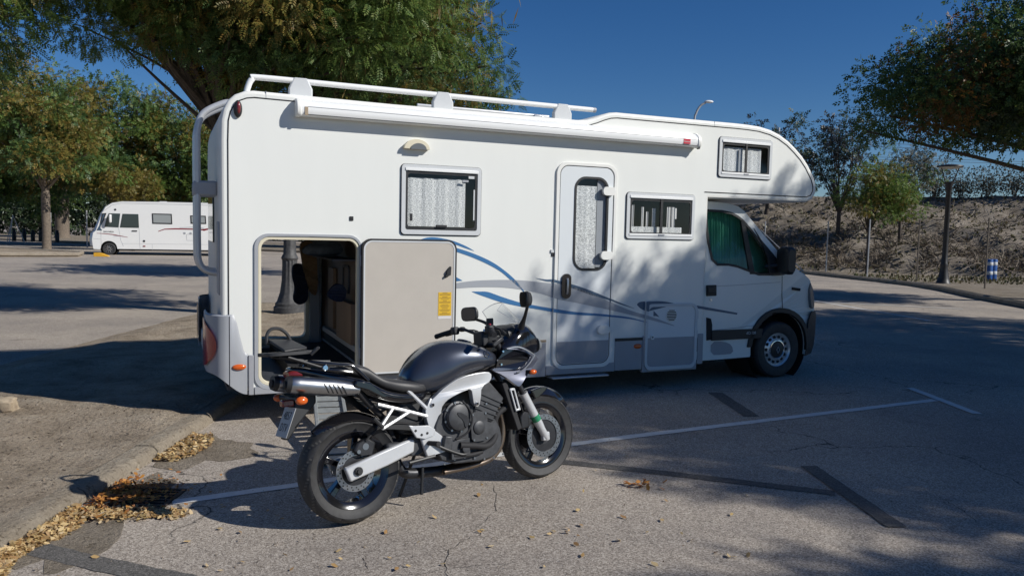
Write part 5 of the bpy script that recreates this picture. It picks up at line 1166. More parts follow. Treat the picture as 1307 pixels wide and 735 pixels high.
m = MB(); m.prism(rrect(.765, .895, .385, .575, .03), -.185, -.15); m.build('side_cover', 'engine', en, bevel=.01)
for x, z in ((.78, .40), (.88, .40), (.78, .56), (.88, .56), (.80, .66), (.89, .62)): m = MB(); m.cyl((x, -.185, z), .007, -.006, n=8); m.build('cover_bolt', 'steel', en)
m = MB(); m.box(.60, .74, -.20, -.12, .30, .42); m.cyl((.70, -.20, .36), .03, -.02, n=18, bev=.004); m.build('water_pump', 'engine', en, bevel=.012)
m = MB(); m.tube(spline([(.66, -.205, .385), (.76, -.205, .368), (.86, -.20, .352), (.94, -.17, .375), (.985, -.14, .43), (.985, -.14, .50), (1.02, -.14, .545), (1.085, -.14, .575)], 5), .021, 10); m.build('coolant_hose', 'rubber', en, smooth=True)
m = MB(); m.tube(spline([(.62, -.19, .325), (.74, -.19, .31), (.84, -.18, .315)], 4), .014, 8); m.build('lower_hose', 'rubber', en, smooth=True)
m = MB(); m.tube(spline([(.63, -.215, .43), (.70, -.235, .46), (.745, -.235, .53), (.74, -.22, .60), (.70, -.20, .66)], 5), .007, 8); m.build('cable', 'rubber', en, smooth=True)
for k in range(7):
    x = .56 + .075 * k; m = MB(); m.cyl((x, -.17, .28 + .02 * math.sin(k)), .007, -.006, n=8); m.build('sump_bolt', 'steel', en)
# radiator and exhaust headers
m = MB(); Mx = Matrix.Translation((1.10, 0, .58)) @ Matrix.Rotation(rad(-18), 4, 'Y'); m.box(-.02, .02, -.185, .185, -.17, .17, Mx); ra = m.build('radiator', 'rubber', bike, bevel=.006)
def rside(sg):
    m = MB(); m.prism_holes([(1.078, .70), (1.118, .70), (1.158, .55), (1.118, .545)], [[(1.092, .685), (1.112, .685), (1.142, .56), (1.124, .56)]], *sorted((sg * .200, sg * .188))); m.build('radiator_side_bracket', 'alu_paint', ra, bevel=.002)
both(rside)
for y_ in (-.11, -.04, .04, .11):
    m = MB(); m.tube(spline([(.99, y_, .60), (1.045, y_, .555), (1.068, y_ * .95, .45), (1.05, y_ * .9, .33), (.98, y_ * .75, .245), (.86, y_ * .6, .215), (.62, y_ * .5, .205)], 5), .0185, 10); m.build('exhaust_header', 'exhaust', bike, smooth=True)
m = MB(); m.tube(spline([(.66, 0, .205), (.50, 0, .215), (.36, 0, .24), (.30, 0, .34)], 4), .034, 12); m.build('collector', 'dark_metal', bike, smooth=True)
m = MB(); m.tube([(.30, -.20, .33), (.48, -.20, .345)], .010, 8); m.build('brake_pedal_link', 'black_plastic', bike, smooth=True)
# side stand, tucked down on the far side
m = MB(); m.tube([(.52, .14, .31), (.44, .24, .03)], .011, 8); m.prism([(.40, .02), (.49, .02), (.48, .035), (.41, .035)], .22, .27); m.build('side_stand', 'black_plastic', bike)
m = MB(); m.tube([(.47, -.05, .26), (.455, -.045, .09)], .010, 8); m.build('centre_stand_stub', 'black_plastic', bike)
# ---- tank
def sup(hw, z0, z1, x, n=28, e=2.5, low=.45, pinch=1.):
    pts = []; zc = z0 + (z1 - z0) * low
    for k in range(n):
        a = 2 * math.pi * k / n; c_, s_ = math.cos(a), math.sin(a)
        yy = hw * math.copysign(abs(c_) ** (2 / e), c_); zz = zc + ((z1 - zc) if s_ > 0 else (zc - z0)) * math.copysign(abs(s_) ** (2 / e), s_)
        if s_ < 0: yy *= 1 - (1 - pinch) * abs(s_)
        pts.append((x, yy, zz))
    return pts
def dense(rows, k=4):
    P = [Vector(r_ + (0,) * 0) for r_ in rows] if False else rows; out_ = []
    n = len(P)
    for i in range(n - 1):
        p0 = P[max(0, i - 1)]; p1 = P[i]; p2 = P[i + 1]; p3 = P[min(n - 1, i + 2)]
        for j in range(k):
            t = j / k; out_.append([.5 * ((2 * b) + (c - a) * t + (2 * a - 5 * b + 4 * c - d) * t * t + (3 * b - a - 3 * c + d) * t ** 3) for a, b, c, d in zip(p0, p1, p2, p3)])
    out_.append(list(P[-1])); return out_
TK = [(.385, .775, .840, .075, .95), (.415, .745, .895, .110, .97), (.47, .718, .960, .140, .98), (.55, .708, 1.015, .165, .98), (.64, .730, 1.045, .190, .95), (.74, .775, 1.048, .205, .85), (.84, .808, 1.030, .213, .9), (.93, .828, .998, .203, .95), (1.00, .845, .965, .170, 1), (1.045, .865, .935, .115, 1), (1.06, .885, .915, .05, 1)]
m = MB(); m.loft([sup(r_[3], r_[1], r_[2], r_[0], 32, 2.6, .42, r_[4]) for r_ in dense(TK, 4)]); tk = m.build('fuel_tank', 'tank_paint', bike, smooth=True)
m = MB(); m.lathe([(.052, 0), (.052, .010), (.045, .016), (.02, .017), (.001, .014)], (0, 0, 0), axis='z', n=28); cp = m.build('filler_cap', 'black_gloss', tk, smooth=True); cp.matrix_local = Matrix.Translation((.865, 0, 1.020)) @ Matrix.Rotation(rad(20), 4, 'Y')
m = MB(); m.prism(smooth_poly([(.73, 0), (.82, .035), (.92, .05), (.95, 0), (.92, -.05), (.82, -.035)], 1), 0, .004); tp = m.build('tank_pad', 'black_gloss', tk); tp.matrix_local = Matrix.Translation((.06, 0, 1.052)) @ Matrix.Rotation(rad(9), 4, 'Y') @ Matrix.Rotation(rad(-90), 4, 'X'); tp.location = (-.02, 0, 1.165); tp.rotation_euler = (rad(-90), rad(9), 0); bpy.data.objects.remove(tp)
# maker's emblem: a ring with three tuning forks
def emblem(sg):
    e = MB(); x, z = .905, .945; yb = sg * .205
    e.lathe([(.021, -.001), (.021, .002), (.0255, .002), (.0255, -.001)], (0, 0, 0), n=28)
    for k in range(3):
        a = rad(90 + 120 * k); ca, sa = math.cos(a), math.sin(a)
        e.tube([(0, 0, 0), (ca * .009, 0, sa * .009)], .0018, 5)
        for o_ in (-.0035, .0035): e.tube([(ca * .009 - sa * o_, 0, sa * .009 + ca * o_), (ca * .021 - sa * o_, 0, sa * .021 + ca * o_)], .0014, 5)
    o = e.build('tank_emblem', 'chrome', tk); o.location = (x, sg * .203, z); o.rotation_euler = (rad(-30) * (1 if sg < 0 else -1), 0, rad(14) * (1 if sg < 0 else -1)); return o
both(emblem)
# ---- seat and tail
ST = [(.555, .755, .782, .055), (.50, .735, .795, .115), (.43, .728, .806, .156), (.35, .735, .824, .168), (.27, .752, .838, .162), (.20, .778, .858, .145), (.145, .81, .895, .135), (.10, .84, .928, .130), (.03, .87, .950, .125), (-.07, .89, .960, .115), (-.15, .905, .972, .098), (-.20, .93, .975, .07), (-.215, .945, .965, .04)]
m = MB(); m.loft([sup(r_[3], r_[1], r_[2], r_[0], 26, 3.2, .5) for r_ in dense(ST, 3)]); m.build('seat', 'seat_vinyl', bike, smooth=True)
TL = [(.52, .70, .755, .085), (.44, .672, .752, .145), (.32, .668, .760, .165), (.20, .69, .79, .168), (.08, .735, .86, .160), (-.04, .79, .90, .135), (-.16, .845, .93, .11), (-.27, .890, .955, .085), (-.335, .92, .96, .06), (-.35, .93, .95, .03)]
m = MB(); m.loft([sup(r_[3], r_[1], r_[2], r_[0], 24, 3., .55) for r_ in dense(TL, 3)]); tc_ = m.build('tail_cowl', 'black_gloss', bike, smooth=True)
m = MB(); m.loft([sup(h, z0, z1, x, 16, 2.6) for x, z0, z1, h in ((-.29, .89, .955, .075), (-.335, .89, .95, .07), (-.362, .90, .935, .05))]); m.build('tail_lamp', 'dark_red_lens', bike, smooth=True)
def muffler(sg):
    a = Vector((-.385, sg * .118, .868)); b = Vector((-.085, sg * .150, .818)); d = (b - a).normalized(); r_ = .052
    m = MB(); m.tube([a, a + d * .012, a + d * .05, b - d * .06, b, b + d * .10], [r_ * .86, r_ * .96, r_, r_, r_ * .92, .03], 28); o = m.build('muffler', 'muffler', bike, smooth=True)
    m = MB(); m.tube([a - d * .022, a + d * .004], [r_ * .80, r_ * .96], 24); m.build('end_cap', 'black_plastic', o, smooth=True)
    m = MB(); m.tube([a - d * .032 + Vector((0, 0, -.006)), a - d * .015 + Vector((0, 0, -.006))], .024, 18); m.build('outlet', 'rubber', o, smooth=True)
    M_ = Matrix.Translation(a) @ d.to_track_quat('X', 'Z').to_matrix().to_4x4()
    for k in range(5):
        q = MB(); x0 = .195 + k * .026; vs = []
        for j in range(7):
            t = rad(-38 + 60 * j / 6); xx = x0 + .018 * (1 - j / 3)
            for w_ in (0, .010): vs.append(M_ @ Vector((xx + w_, sg * (r_ + .0012) * math.cos(t), (r_ + .0012) * math.sin(t))))
        q.add(vs, [(2 * j, 2 * j + 1, 2 * j + 3, 2 * j + 2) for j in range(6)]); q.build('heat_slot', 'rubber', o)
    m = MB(); m.tube(spline([tuple(b + d * .08), (.10, sg * .11, .70), (.22, sg * .07, .58), (.30, sg * .02, .42), (.30, 0, .32)], 5), .020, 10); m.build('link_pipe', 'rubber', o, smooth=True)
    m = MB(); m.prism([(-.02, .86), (.07, .84), (.19, .735), (.15, .735), (.04, .80), (-.03, .825)], *sorted((sg * .205, sg * .165))); m.build('muffler_shield', 'black_gloss', o, bevel=.008)
    # grab rail
    g_ = MB(); g_.tube(spline([(-.26, sg * .09, .985), (-.20, sg * .135, .972), (-.10, sg * .15, .955), (-.03, sg * .155, .945), (.01, sg * .16, .915), (.075, sg * .165, .845)], 5), .013, 10); g_.tube(spline([(-.25, sg * .10, .945), (-.13, sg * .148, .925), (-.02, sg * .155, .905)], 4), .010, 8); g_.build('grab_rail', 'black_gloss', bike, smooth=True)
    g_ = MB(); g_.cyl((-.185, sg * .150, .945), .017, sg * .012, n=16, bev=.003); g_.build('grab_bolt', 'chrome', bike, smooth=True)
both(muffler)
# ---- luggage rack: base plate, raised back loop, side wing
rk = MB(); rk.prism(smooth_poly([(-.50, -.09), (-.46, -.12), (-.30, -.12), (-.22, -.10), (-.20, 0), (-.22, .10), (-.30, .12), (-.46, .12), (-.50, .09)], 1), 0, .020); rk = rk.build('luggage_rack', 'black_plastic', bike, bevel=.006)
rk.rotation_euler = (rad(90), 0, 0); rk.location = (0, 0, 1.030)
rb = MB(); rb.add([(-.40, -.10, 1.045), (-.25, -.06, 1.055), (-.27, .13, 1.10), (-.43, .10, 1.115), (-.40, -.10, 1.062), (-.25, -.06, 1.072), (-.27, .13, 1.117), (-.43, .10, 1.132)], [(0, 1, 2, 3), (4, 5, 6, 7), (0, 1, 5, 4), (1, 2, 6, 5), (2, 3, 7, 6), (3, 0, 4, 7)]); rb.build('rack_plate', 'black_plastic', bike, bevel=.006)
rb = MB(); rb.tube(spline([(-.435, .09, 1.10), (-.43, .10, 1.15), (-.40, .11, 1.185), (-.345, .12, 1.185), (-.30, .125, 1.15), (-.28, .13, 1.105)], 5), .010, 8); rb.build('rack_loop', 'black_plastic', bike, smooth=True)
rb = MB(); rb.tube(spline([(-.25, -.115, 1.025), (-.215, -.12, 1.055), (-.20, -.10, 1.06), (-.21, -.06, 1.045)], 4), .009, 8); rb.build('rack_clip', 'dark_metal', bike, smooth=True)
for y_ in (-.07, .07): rb = MB(); rb.tube([(-.42, y_, 1.025), (-.25, y_, .985), (-.12, y_, .975)], .009, 8); rb.build('rack_strut', 'black_plastic', bike, smooth=True)
rb = MB(); rb.tube([(-.38, -.10, 1.02), (-.15, -.14, .93)], .008, 8); rb.build('rack_brace', 'black_plastic', bike, smooth=True)
# ---- plate hanger, plate, indicators
m = MB(); m.prism([(-.20, .79), (-.30, .80), (-.325, .755), (-.405, .55), (-.375, .545), (-.28, .66), (-.20, .74)], -.035, .035); pb = m.build('plate_bracket', 'black_plastic', bike, bevel=.01)
pc = Vector((-.375, 0, .645)); pm = Matrix.Translation(pc) @ Matrix.Rotation(rad(22), 4, 'Y')
p_ = MB(); p_.box(-.004, 0, -.088, .088, -.088, .088); pl_ = p_.build('number_plate', 'plate_white', bike, bevel=.003); pl_.matrix_local = pm
for row, s_ in ((.036, '4857'), (-.034, 'DTV')):
    t_ = text('plate_characters', s_, .068, 'plate_char', pl_, (-.0046, 0, row), (rad(90), 0, rad(-90)), sx=.85)
p_ = MB(); p_.tube([(-.33, -.14, .775), (-.33, .14, .775)], .012, 8); p_.build('indicator_bar', 'black_plastic', pb, smooth=True)
m = MB(); m.box(-.40, -.33, -.03, .03, .735, .775); m.build('reflector', 'dark_red_lens', pb, bevel=.008)
def ind(sg):
    m = MB(); m.ball((-.345, sg * .185, .775), .036, .024, .024, 14, 10); m.build('indicator', 'amber_lens', bike, smooth=True)
    m = MB(); m.tube([(-.33, sg * .10, .775), (-.335, sg * .165, .775)], [.012, .020], 10); m.build('indicator_stalk', 'black_plastic', bike, smooth=True)
both(ind)
# ---- fork, caliper, bars
fd = Vector((-.169, 0, .312)).normalized()
def fork(sg):
    a = Vector((FA[0] - .012, sg * .105, FA[1])); f = MB(); f.tube([a - fd * .03, a, a + fd * .06, a + fd * .10, a + fd * .34, a + fd * .36], [.022, .028, .027, .031, .031, .034], 16); o = f.build('fork_slider', 'alu_paint', bike, smooth=True)
    f = MB(); f.tube([a + fd * .35, a + fd * .80], .0215, 14); f.build('fork_tube', 'dark_metal', o, smooth=True)
    f = MB(); f.box(a.x - .03, a.x + .03, a.y - .018, a.y + .018, a.z - .03, a.z + .03); f.build('axle_clamp', 'alu_paint', o, bevel=.008)
    f = MB(); f.cyl((a.x, a.y + sg * .018, a.z), .014, sg * .006, n=14); f.build('axle_end', 'rubber', o)
    if sg < 0:
        f = MB(); q = a + fd * .155 + Vector((0, sg * .0, 0)); f.tube([q - fd * .022, q + fd * .022], .0322, 16); f.build('green_sticker', 'green_tag', o, smooth=True)
    c = a + fd * .17 + Vector((-.085, sg * -.02, -.02)); f = MB(); f.prism([(c.x - .04, c.z - .06), (c.x + .03, c.z - .05), (c.x + .035, c.z + .05), (c.x - .01, c.z + .065), (c.x - .045, c.z + .03)], *sorted((c.y - .028, c.y + .028))); f.build('front_caliper', 'dark_metal', o, bevel=.01)
    f = MB(); f.tube(spline([tuple(c + Vector((0, 0, .06))), tuple(c + Vector((-.04, sg * .01, .16))), (1.20, sg * .09, .75), (1.12, sg * .05, .95)], 4), .006, 6); f.build('brake_hose', 'rubber', o, smooth=True)
both(fork)
for s_ in (.62, .78):
    q = Vector((FA[0], 0, FA[1])) + fd * s_; m = MB(); Mx = Matrix.Translation(q) @ Matrix.Rotation(-math.atan2(.169, .312), 4, 'Y'); m.box(-.06, .04, -.13, .13, -.018, .018, Mx); m.build('fork_clamp', 'dark_metal', bike, bevel=.01)
bar = spline([(.870, .355, 1.072), (.915, .26, 1.095), (.955, .17, 1.112), (.99, .09, 1.085), (1.00, .05, 1.075), (1.00, -.05, 1.075), (.99, -.09, 1.085), (.955, -.17, 1.112), (.915, -.26, 1.095), (.870, -.355, 1.072)], 4)
m = MB(); m.tube(bar, .011, 10); hb = m.build('handlebar', 'dark_metal', bike, smooth=True)
m = MB(); m.box(.975, 1.03, -.06, .06, .985, 1.09); m.build('bar_riser', 'dark_metal', hb, bevel=.012)
def ctrl(sg):
    m = MB(); m.tube(spline([(.865, sg * .362, 1.069), (.892, sg * .305, 1.084), (.92, sg * .25, 1.097)], 4), [.019] + [.0175] * 7 + [.020], 12); m.build('grip', 'rubber', hb, smooth=True)
    m = MB(); m.tube([(.861, sg * .370, 1.067), (.865, sg * .362, 1.069)], .0165, 12); m.build('bar_end', 'dark_metal', hb, smooth=True)
    m = MB(); m.box(.905, .955, min(sg * .19, sg * .245), max(sg * .19, sg * .245), 1.075, 1.130); m.build('switch_box', 'black_plastic', hb, bevel=.012)
    m = MB(); m.tube(spline([(.955, sg * .19, 1.115), (.985, sg * .25, 1.10), (.965, sg * .34, 1.075), (.945, sg * .37, 1.07)], 4), [.010] * 3 + [.007] * 10, 8); m.build('lever', 'black_plastic', hb, smooth=True)
    m = MB(); m.tube([(.97, sg * .165, 1.11), (.97, sg * .20, 1.11)], .018, 10); m.build('lever_perch', 'black_plastic', hb, smooth=True)
    m = MB(); m.tube(spline([(.96, sg * .15, 1.10), (1.06, sg * .13, 1.09), (1.10, sg * .09, 1.0), (1.06, sg * .08, .92)], 4), .006, 6); m.build('cable', 'rubber', hb, smooth=True)
both(ctrl)
m = MB(); m.cyl((.985, -.145, 1.13), .024, .045, axis='z', n=18, bev=.004); m.build('brake_fluid_pot', 'black_plastic', hb, smooth=True)
m = MB(); m.box(.945, .96, -.205, -.19, 1.125, 1.14); m.build('kill_switch', 'label_red', hb)
m = MB(); m.tube([(1.02, -.02, 1.06), (1.03, -.02, 1.10)], .016, 10); m.build('ignition', 'alu', hb, smooth=True)
# ---- fairing
FR = [(1.08, .90, 1.00, .145), (1.14, .87, 1.055, .160), (1.20, .865, 1.105, .165), (1.27, .87, 1.135, .155), (1.34, .885, 1.12, .132), (1.40, .905, 1.065, .105), (1.44, .925, 1.01, .075), (1.455, .945, .985, .045)]
m = MB(); m.loft([sup(r_[3], r_[1], r_[2], r_[0], 28, 3., .45) for r_ in dense(FR, 3)]); fr_ = m.build('fairing', 'black_gloss', bike, smooth=True)
m = MB(); m.loft([sup(r_[3], r_[1], r_[2], r_[0], 20, 2.6, .5) for r_ in ((1.425, .91, 1.03, .105), (1.452, .925, 1.01, .095), (1.464, .945, .99, .07))]); m.build('headlamp', 'porch_lens', fr_, smooth=True)
def side(sg):
    yo = lambda x, z: sg * (.212 - .085 * sstep(1.16, 1.42, x)); yi = lambda x, z: yo(x, z) - sg * .03
    o_ = smooth_poly([(1.055, .972), (1.15, .985), (1.25, .955), (1.385, .885), (1.36, .855), (1.29, .81), (1.22, .77), (1.165, .715), (1.14, .705), (1.10, .735), (1.02, .795), (.93, .835), (.955, .848), (1.05, .838), (1.13, .822), (1.19, .835), (1.26, .875), (1.29, .905), (1.22, .935), (1.14, .955), (1.06, .962)], 1)
    m = MB(); m.prism(o_, yo, yi); s_ = m.build('fairing_side', 'panel_grey', bike, bevel=.008)
    m = MB(); m.prism([(1.0, .90), (1.06, .966), (1.14, .957), (1.22, .937), (1.295, .905), (1.26, .872), (1.19, .832), (1.13, .818), (1.05, .835), (.98, .85)], lambda x, z: yo(x, z) - sg * .016, lambda x, z: yo(x, z) - sg * .03); m.build('inner_panel', 'black_gloss', s_)
    m = MB(); m.tube(spline([(1.062, sg * .213, .966), (1.15, sg * .213, .972), (1.23, sg * .207, .945), (1.315, sg * .183, .905)], 4), .005, 6); m.tube(spline([(1.315, sg * .183, .905), (1.25, sg * .204, .855), (1.18, sg * .213, .812), (1.13, sg * .214, .803)], 4), .005, 6); m.build('bright_edge', 'alu', s_, smooth=True)
    for x, z in ((1.04, .95), (1.02, .865)): m = MB(); m.cyl((x, yo(x, z) - sg * .014, z), .007, sg * .006, n=10); m.build('panel_screw', 'chrome', s_)
    # front indicator
    m = MB(); m.tube([(1.23, sg * .15, .80), (1.25, sg * .21, .795)], [.010, .016], 8); i_ = m.build('front_indicator', 'black_plastic', bike, smooth=True)
    m = MB(); m.ball((1.262, sg * .222, .795), .030, .020, .018, 12, 8); m.build('lens', 'amber_lens', i_, smooth=True)
    # mirror
    mc = Vector((1.115, sg * .36, 1.285)) if sg < 0 else Vector((1.135, sg * .345, 1.215))
    q = MB(); nrm = Vector((-.96, -sg * .28, 0)).normalized(); tv = Vector((-nrm.y, nrm.x, 0)); secs = []
    for d_, k in ((.0, 1.), (.012, 1.04), (.035, .85), (.05, .45)):
        secs.append([tuple(mc - nrm * d_ + tv * (u * k) + Vector((0, 0, v * k))) for u, v in rrect(-.075, .075, -.05, .05, .035, 4)])
    q.loft(secs); mr_ = q.build('mirror', 'black_plastic', bike, smooth=True)
    q = MB(); q.loft([[tuple(mc + nrm * .001 + tv * (u * .92) + Vector((0, 0, v * .92))) for u, v in rrect(-.075, .075, -.05, .05, .035, 4)], [tuple(mc + nrm * .003 + tv * (u * .9) + Vector((0, 0, v * .9))) for u, v in rrect(-.075, .075, -.05, .05, .035, 4)]]); q.build('mirror_glass', 'mirror_dark', mr_)
    q = MB(); b_ = Vector((1.225, sg * .165, 1.10)); e_ = mc - nrm * .03 + Vector((0, 0, -.03)); q.tube(spline([tuple(b_), tuple(b_.lerp(e_, .45) + Vector((.01, 0, .01))), tuple(e_)], 4), [.026, .022, .017, .014, .012, .011, .011, .011, .012], 10); q.build('mirror_stalk', 'black_plastic', mr_, smooth=True)
both(side)
m = MB(); m.loft([sup(.14, 1.02, 1.10, 1.14, 16, 3), sup(.13, 1.05, 1.125, 1.19, 16, 3), sup(.10, 1.06, 1.12, 1.23, 16, 3)]); m.build('instrument_panel', 'black_plastic', bike, smooth=True)
m = MB(); vs = []; NU, NV = 24, 12
for j in range(NV + 1):
    v = j / NV
    for i in range(NU + 1):
        t = -1 + 2 * i / NU; w_ = .175 * (1 - v) + .105 * v * math.sqrt(max(0, 1 - .25 * v * t * t)); tt = t
        top_drop = .055 * (abs(t) ** 3) * v
        vs.append((1.385 - .16 * t * t * (1 - .3 * v) - v * (.20 - .015 * t * t), w_ * t, 1.085 + .03 * t * t * (1 - v) + v * .195 - top_drop))
m.add(vs, [(j * (NU + 1) + i, j * (NU + 1) + i + 1, (j + 1) * (NU + 1) + i + 1, (j + 1) * (NU + 1) + i) for j in range(NV) for i in range(NU)]); wsn = m.build('windscreen', 'clear_screen', bike, smooth=True)
m = MB(); m.tube([vs[j * (NU + 1)] for j in range(NV + 1)] + [vs[NV * (NU + 1) + i] for i in range(NU + 1)] + [vs[j * (NU + 1) + NU] for j in range(NV, -1, -1)], .0022, 5); m.build('screen_edge', 'rv_grey', wsn, smooth=True)
# ================================================================== SMALLER THINGS
# ---- loading ramp from the garage sill down to the paving
a = RV0 + RU * -5.40 + RN * .02 + Vector((0, 0, .22)); b = Vector((-1.27, 5.62, gz(-1.27) + .02))
d = (b - a); L_ = d.length; dx = d.normalized(); sx_ = dx.cross(Vector((0, 0, 1))).normalized(); nz_ = sx_.cross(dx).normalized()
rp_ = thing('loading_ramp', 'grey slatted metal ramp leading up to the open camper garage', 'ramp', a)
rp_.matrix_world = Matrix(((dx.x, sx_.x, nz_.x, a.x), (dx.y, sx_.y, nz_.y, a.y), (dx.z, sx_.z, nz_.z, a.z), (0, 0, 0, 1)))
for s_ in (-1, 1): MB().box(0, L_, s_ * .12 - .015, s_ * .12 + .015, -.025, .03).build('side_rail', 'ramp_metal', rp_, bevel=.004)
k = 0
while .04 + k * .135 < L_ - .1:
    MB().box(.03 + k * .135, .125 + k * .135, -.104, .104, -.006, .006).build('slat', 'ramp_metal', rp_, bevel=.002); k += 1
# ---- lamp posts
def disc_lamp(label, x, y_, h, zb):
    t = thing('street_lamp', label, 'street lamp', (x, y_, zb))
    m = MB(); m.lathe([(.30, -.05), (.30, .04), (.24, .10), (.19, .28), (.145, .55), (.13, .75), (.14, .80), (.115, .86), (.10, 1.2), (.085, h - .95), (.10, h - .93), (.125, h - .75), (.165, h - .62), (.17, h - .60), (.001, h - .60)], axis='z', n=16); m.build('post', 'lamp_black', t, smooth=True)
    for sg in (-1, 1): m = MB(); m.tube([(sg * .15, 0, h - .62), (sg * .34, 0, h - .06)], .022, 6); m.build('bracket', 'lamp_black', t)
    m = MB(); m.lathe([(.001, h + .05), (.25, h + .045), (.45, h + .0), (.46, h - .03), (.43, h - .05), (.40, h - .055)], axis='z', n=28); m.build('head', 'lamp_black', t, smooth=True)
    m = MB(); m.lathe([(.40, h - .055), (.30, h - .10), (.001, h - .115)], axis='z', n=24); m.build('lens', 'lamp_glass', t, smooth=True)
    return t
disc_lamp('black lamp post with a flat disc head in front of the bank', 16.6, 29.7, 4.55, .03)
t = thing('street_lamp', 'fluted iron lamp post seen through the open camper garage', 'street lamp', (-4.42, 15.3, .03))
def flute(i, j): return .014 if i % 3 == 0 and 4 <= j <= 9 else 0
m = MB(); m.lathe([(.31, -.06), (.31, .10), (.28, .12), (.28, .17), (.245, .21), (.185, .40), (.155, .62), (.145, .90), (.145, 1.02), (.14, 1.05)], axis='z', n=36, disp=flute); m.build('base', 'lamp_iron', t, smooth=True)
m = MB(); m.lathe([(.15, 1.03), (.165, 1.07), (.15, 1.11), (.125, 1.15), (.12, 1.3), (.09, 3.3), (.11, 3.32), (.11, 3.40), (.001, 3.42)], axis='z', n=24, disp=lambda i, j: .012 if i % 3 == 0 and 4 <= j <= 5 else 0); m.build('shaft', 'lamp_iron', t, smooth=True)
m = MB(); m.lathe([(.10, 3.42), (.20, 3.50), (.22, 3.62), (.10, 3.70), (.001, 3.72)], axis='z', n=20); m.build('lantern', 'lamp_glass', t, smooth=True)
p = at_depth(886, 150, 62.)
t = thing('road_lamp', 'tall road lamp with a curved arm showing above the camper roof', 'street lamp', (p.x, 62, 0)); zt = at_depth(888, 133, 62.).z
m = MB(); m.tube(spline([(0, 0, 0), (0, 0, zt * .5), (.02, 0, zt - 1.6), (.15, 0, zt - .7), (.45, 0, zt - .15), (.85, 0, zt + .12)], 6), [.11] * 6 + [.085] * 25, 8); m.build('mast', 'galv', t, smooth=True)
m = MB(); m.ball((1.12, 0, zt + .2), .36, .16, .12, 12, 8); m.build('head', 'awning', t, smooth=True)
# ---- fence posts along the verge, joined by thin wires
pp = [(15.14, 37.26), (14.95, 32.5), (16.2, 30.9), (16.5, 26.9)]
fe = thing('wire_fence', 'thin post and wire fence standing in front of the brush covered bank', 'fence', (pp[0][0], pp[0][1], gz(9) + .08))
for x, y_ in pp + [(13.4, 41.2), (16.9, 22.8)]:
    m = MB(); m.tube([(x - pp[0][0], y_ - pp[0][1], -.1), (x - pp[0][0], y_ - pp[0][1], 2.48)], .032, 6); m.build('post', 'post_wood' if x > 15.5 else 'galv', fe, smooth=True)
m = MB(); m.tube([(-.9, 0.4, .0), (-2.0, 3.8, 2.0)], .025, 6); m.build('brace', 'galv', fe)
sq = [(13.4, 41.2)] + pp + [(16.9, 22.8)]
for z in (.5, 1.3, 2.1):
    m = MB(); m.tube([(x - pp[0][0], y_ - pp[0][1], z) for x, y_ in sq], .003, 4); m.build('wire', 'wire', fe)
# ---- blue and white drums
for i, (x, y_, lab) in enumerate([(19.75, 32.0, 'blue drum with white bands on the verge, left of the pair'), (20.15, 32.35, 'blue drum with white bands on the verge, right of the pair')]):
    t = thing('drum', lab, 'drum', (x, y_, gz(9) + .10), group='drums on the verge')
    m = MB(); m.lathe([(.001, 0), (.135, 0), (.14, .02), (.14, .88), (.13, .91), (.001, .92)], axis='z', n=20); m.build('body', 'drum_blue', t, smooth=True)
    for z in (.28, .66): m = MB(); m.lathe([(.140, z), (.143, z + .005), (.143, z + .13), (.140, z + .135)], axis='z', n=20); m.build('band', 'drum_white', t, smooth=True)
# ---- overhead wires with their two poles
wp = []
for x, lab in ((31., 'slender pole carrying the overhead wires, hidden behind the camper nose'), (150., 'slender pole carrying the overhead wires beyond the right edge')):
    t = thing('wire_pole', lab, 'pole', (x, 92, 0)); m = MB(); m.tube([(0, 0, 0), (0, 0, 14.6)], [.2, .12], 8); m.build('mast', 'galv', t, smooth=True)
    m = MB(); m.box(-.06, .06, -.8, .8, 13.9, 14.1); m.build('cross_arm', 'galv', t)
for py, lab in ((188.5, 'topmost of the thin wires crossing the sky at right'), (193, 'second of the thin wires crossing the sky at right'), (206, 'third of the thin wires crossing the sky at right'), (209, 'lowest of the thin wires crossing the sky at right')):
    z = at_depth(1240, py, 92).z
    m = MB(); m.tube([(31 + 119 * k / 20, 92, z + 1.0 * ((k / 20 - .45) ** 2) * 2) for k in range(21)], .022, 4); tag(m.build('overhead_wire', 'wire'), lab, 'wire', 'wires crossing the sky')
# ---- cut log on the dirt
lg = MB(); rr_ = random.Random(4); vs = []; fs = []; NL, NK = 7, 16
for j in range(NL):
    x = -.13 + .26 * j / (NL - 1)
    for i in range(NK):
        t = 2 * math.pi * i / NK; e = (abs(math.cos(t)) ** .6 * math.copysign(1, math.cos(t)), abs(math.sin(t)) ** .6 * math.copysign(1, math.sin(t)))
        k = (1 if 0 < j < NL - 1 else .86) * rr_.uniform(.86, 1.10); vs.append((x + rr_.uniform(-.012, .012), .085 * e[0] * k, .062 + .068 * e[1] * k))
fs = [(j * NK + i, j * NK + (i + 1) % NK, (j + 1) * NK + (i + 1) % NK, (j + 1) * NK + i) for j in range(NL - 1) for i in range(NK)] + [tuple(range(NK)), tuple(range((NL - 1) * NK, NL * NK))]
lg.add(vs, fs); lg = lg.build('broken_block', 'cut_wood', None, bevel=.006); lg.location = (-4.55, 6.78, dirt_z(-4.5, 6.78) - .01); lg.rotation_euler = (0, 0, rad(8)); tag(lg, 'rough pale broken block lying on the dirt at the left edge', 'block')
t = MB(); t.box(-.5, .12, -.035, .045, -.02, .065); t = t.build('plank', 'cut_wood', None, bevel=.012); t.location = (-4.86, 6.80, dirt_z(-4.9, 6.8)); t.rotation_euler = (0, 0, rad(6)); tag(t, 'old timber lying in the dirt just left of the broken block', 'timber')
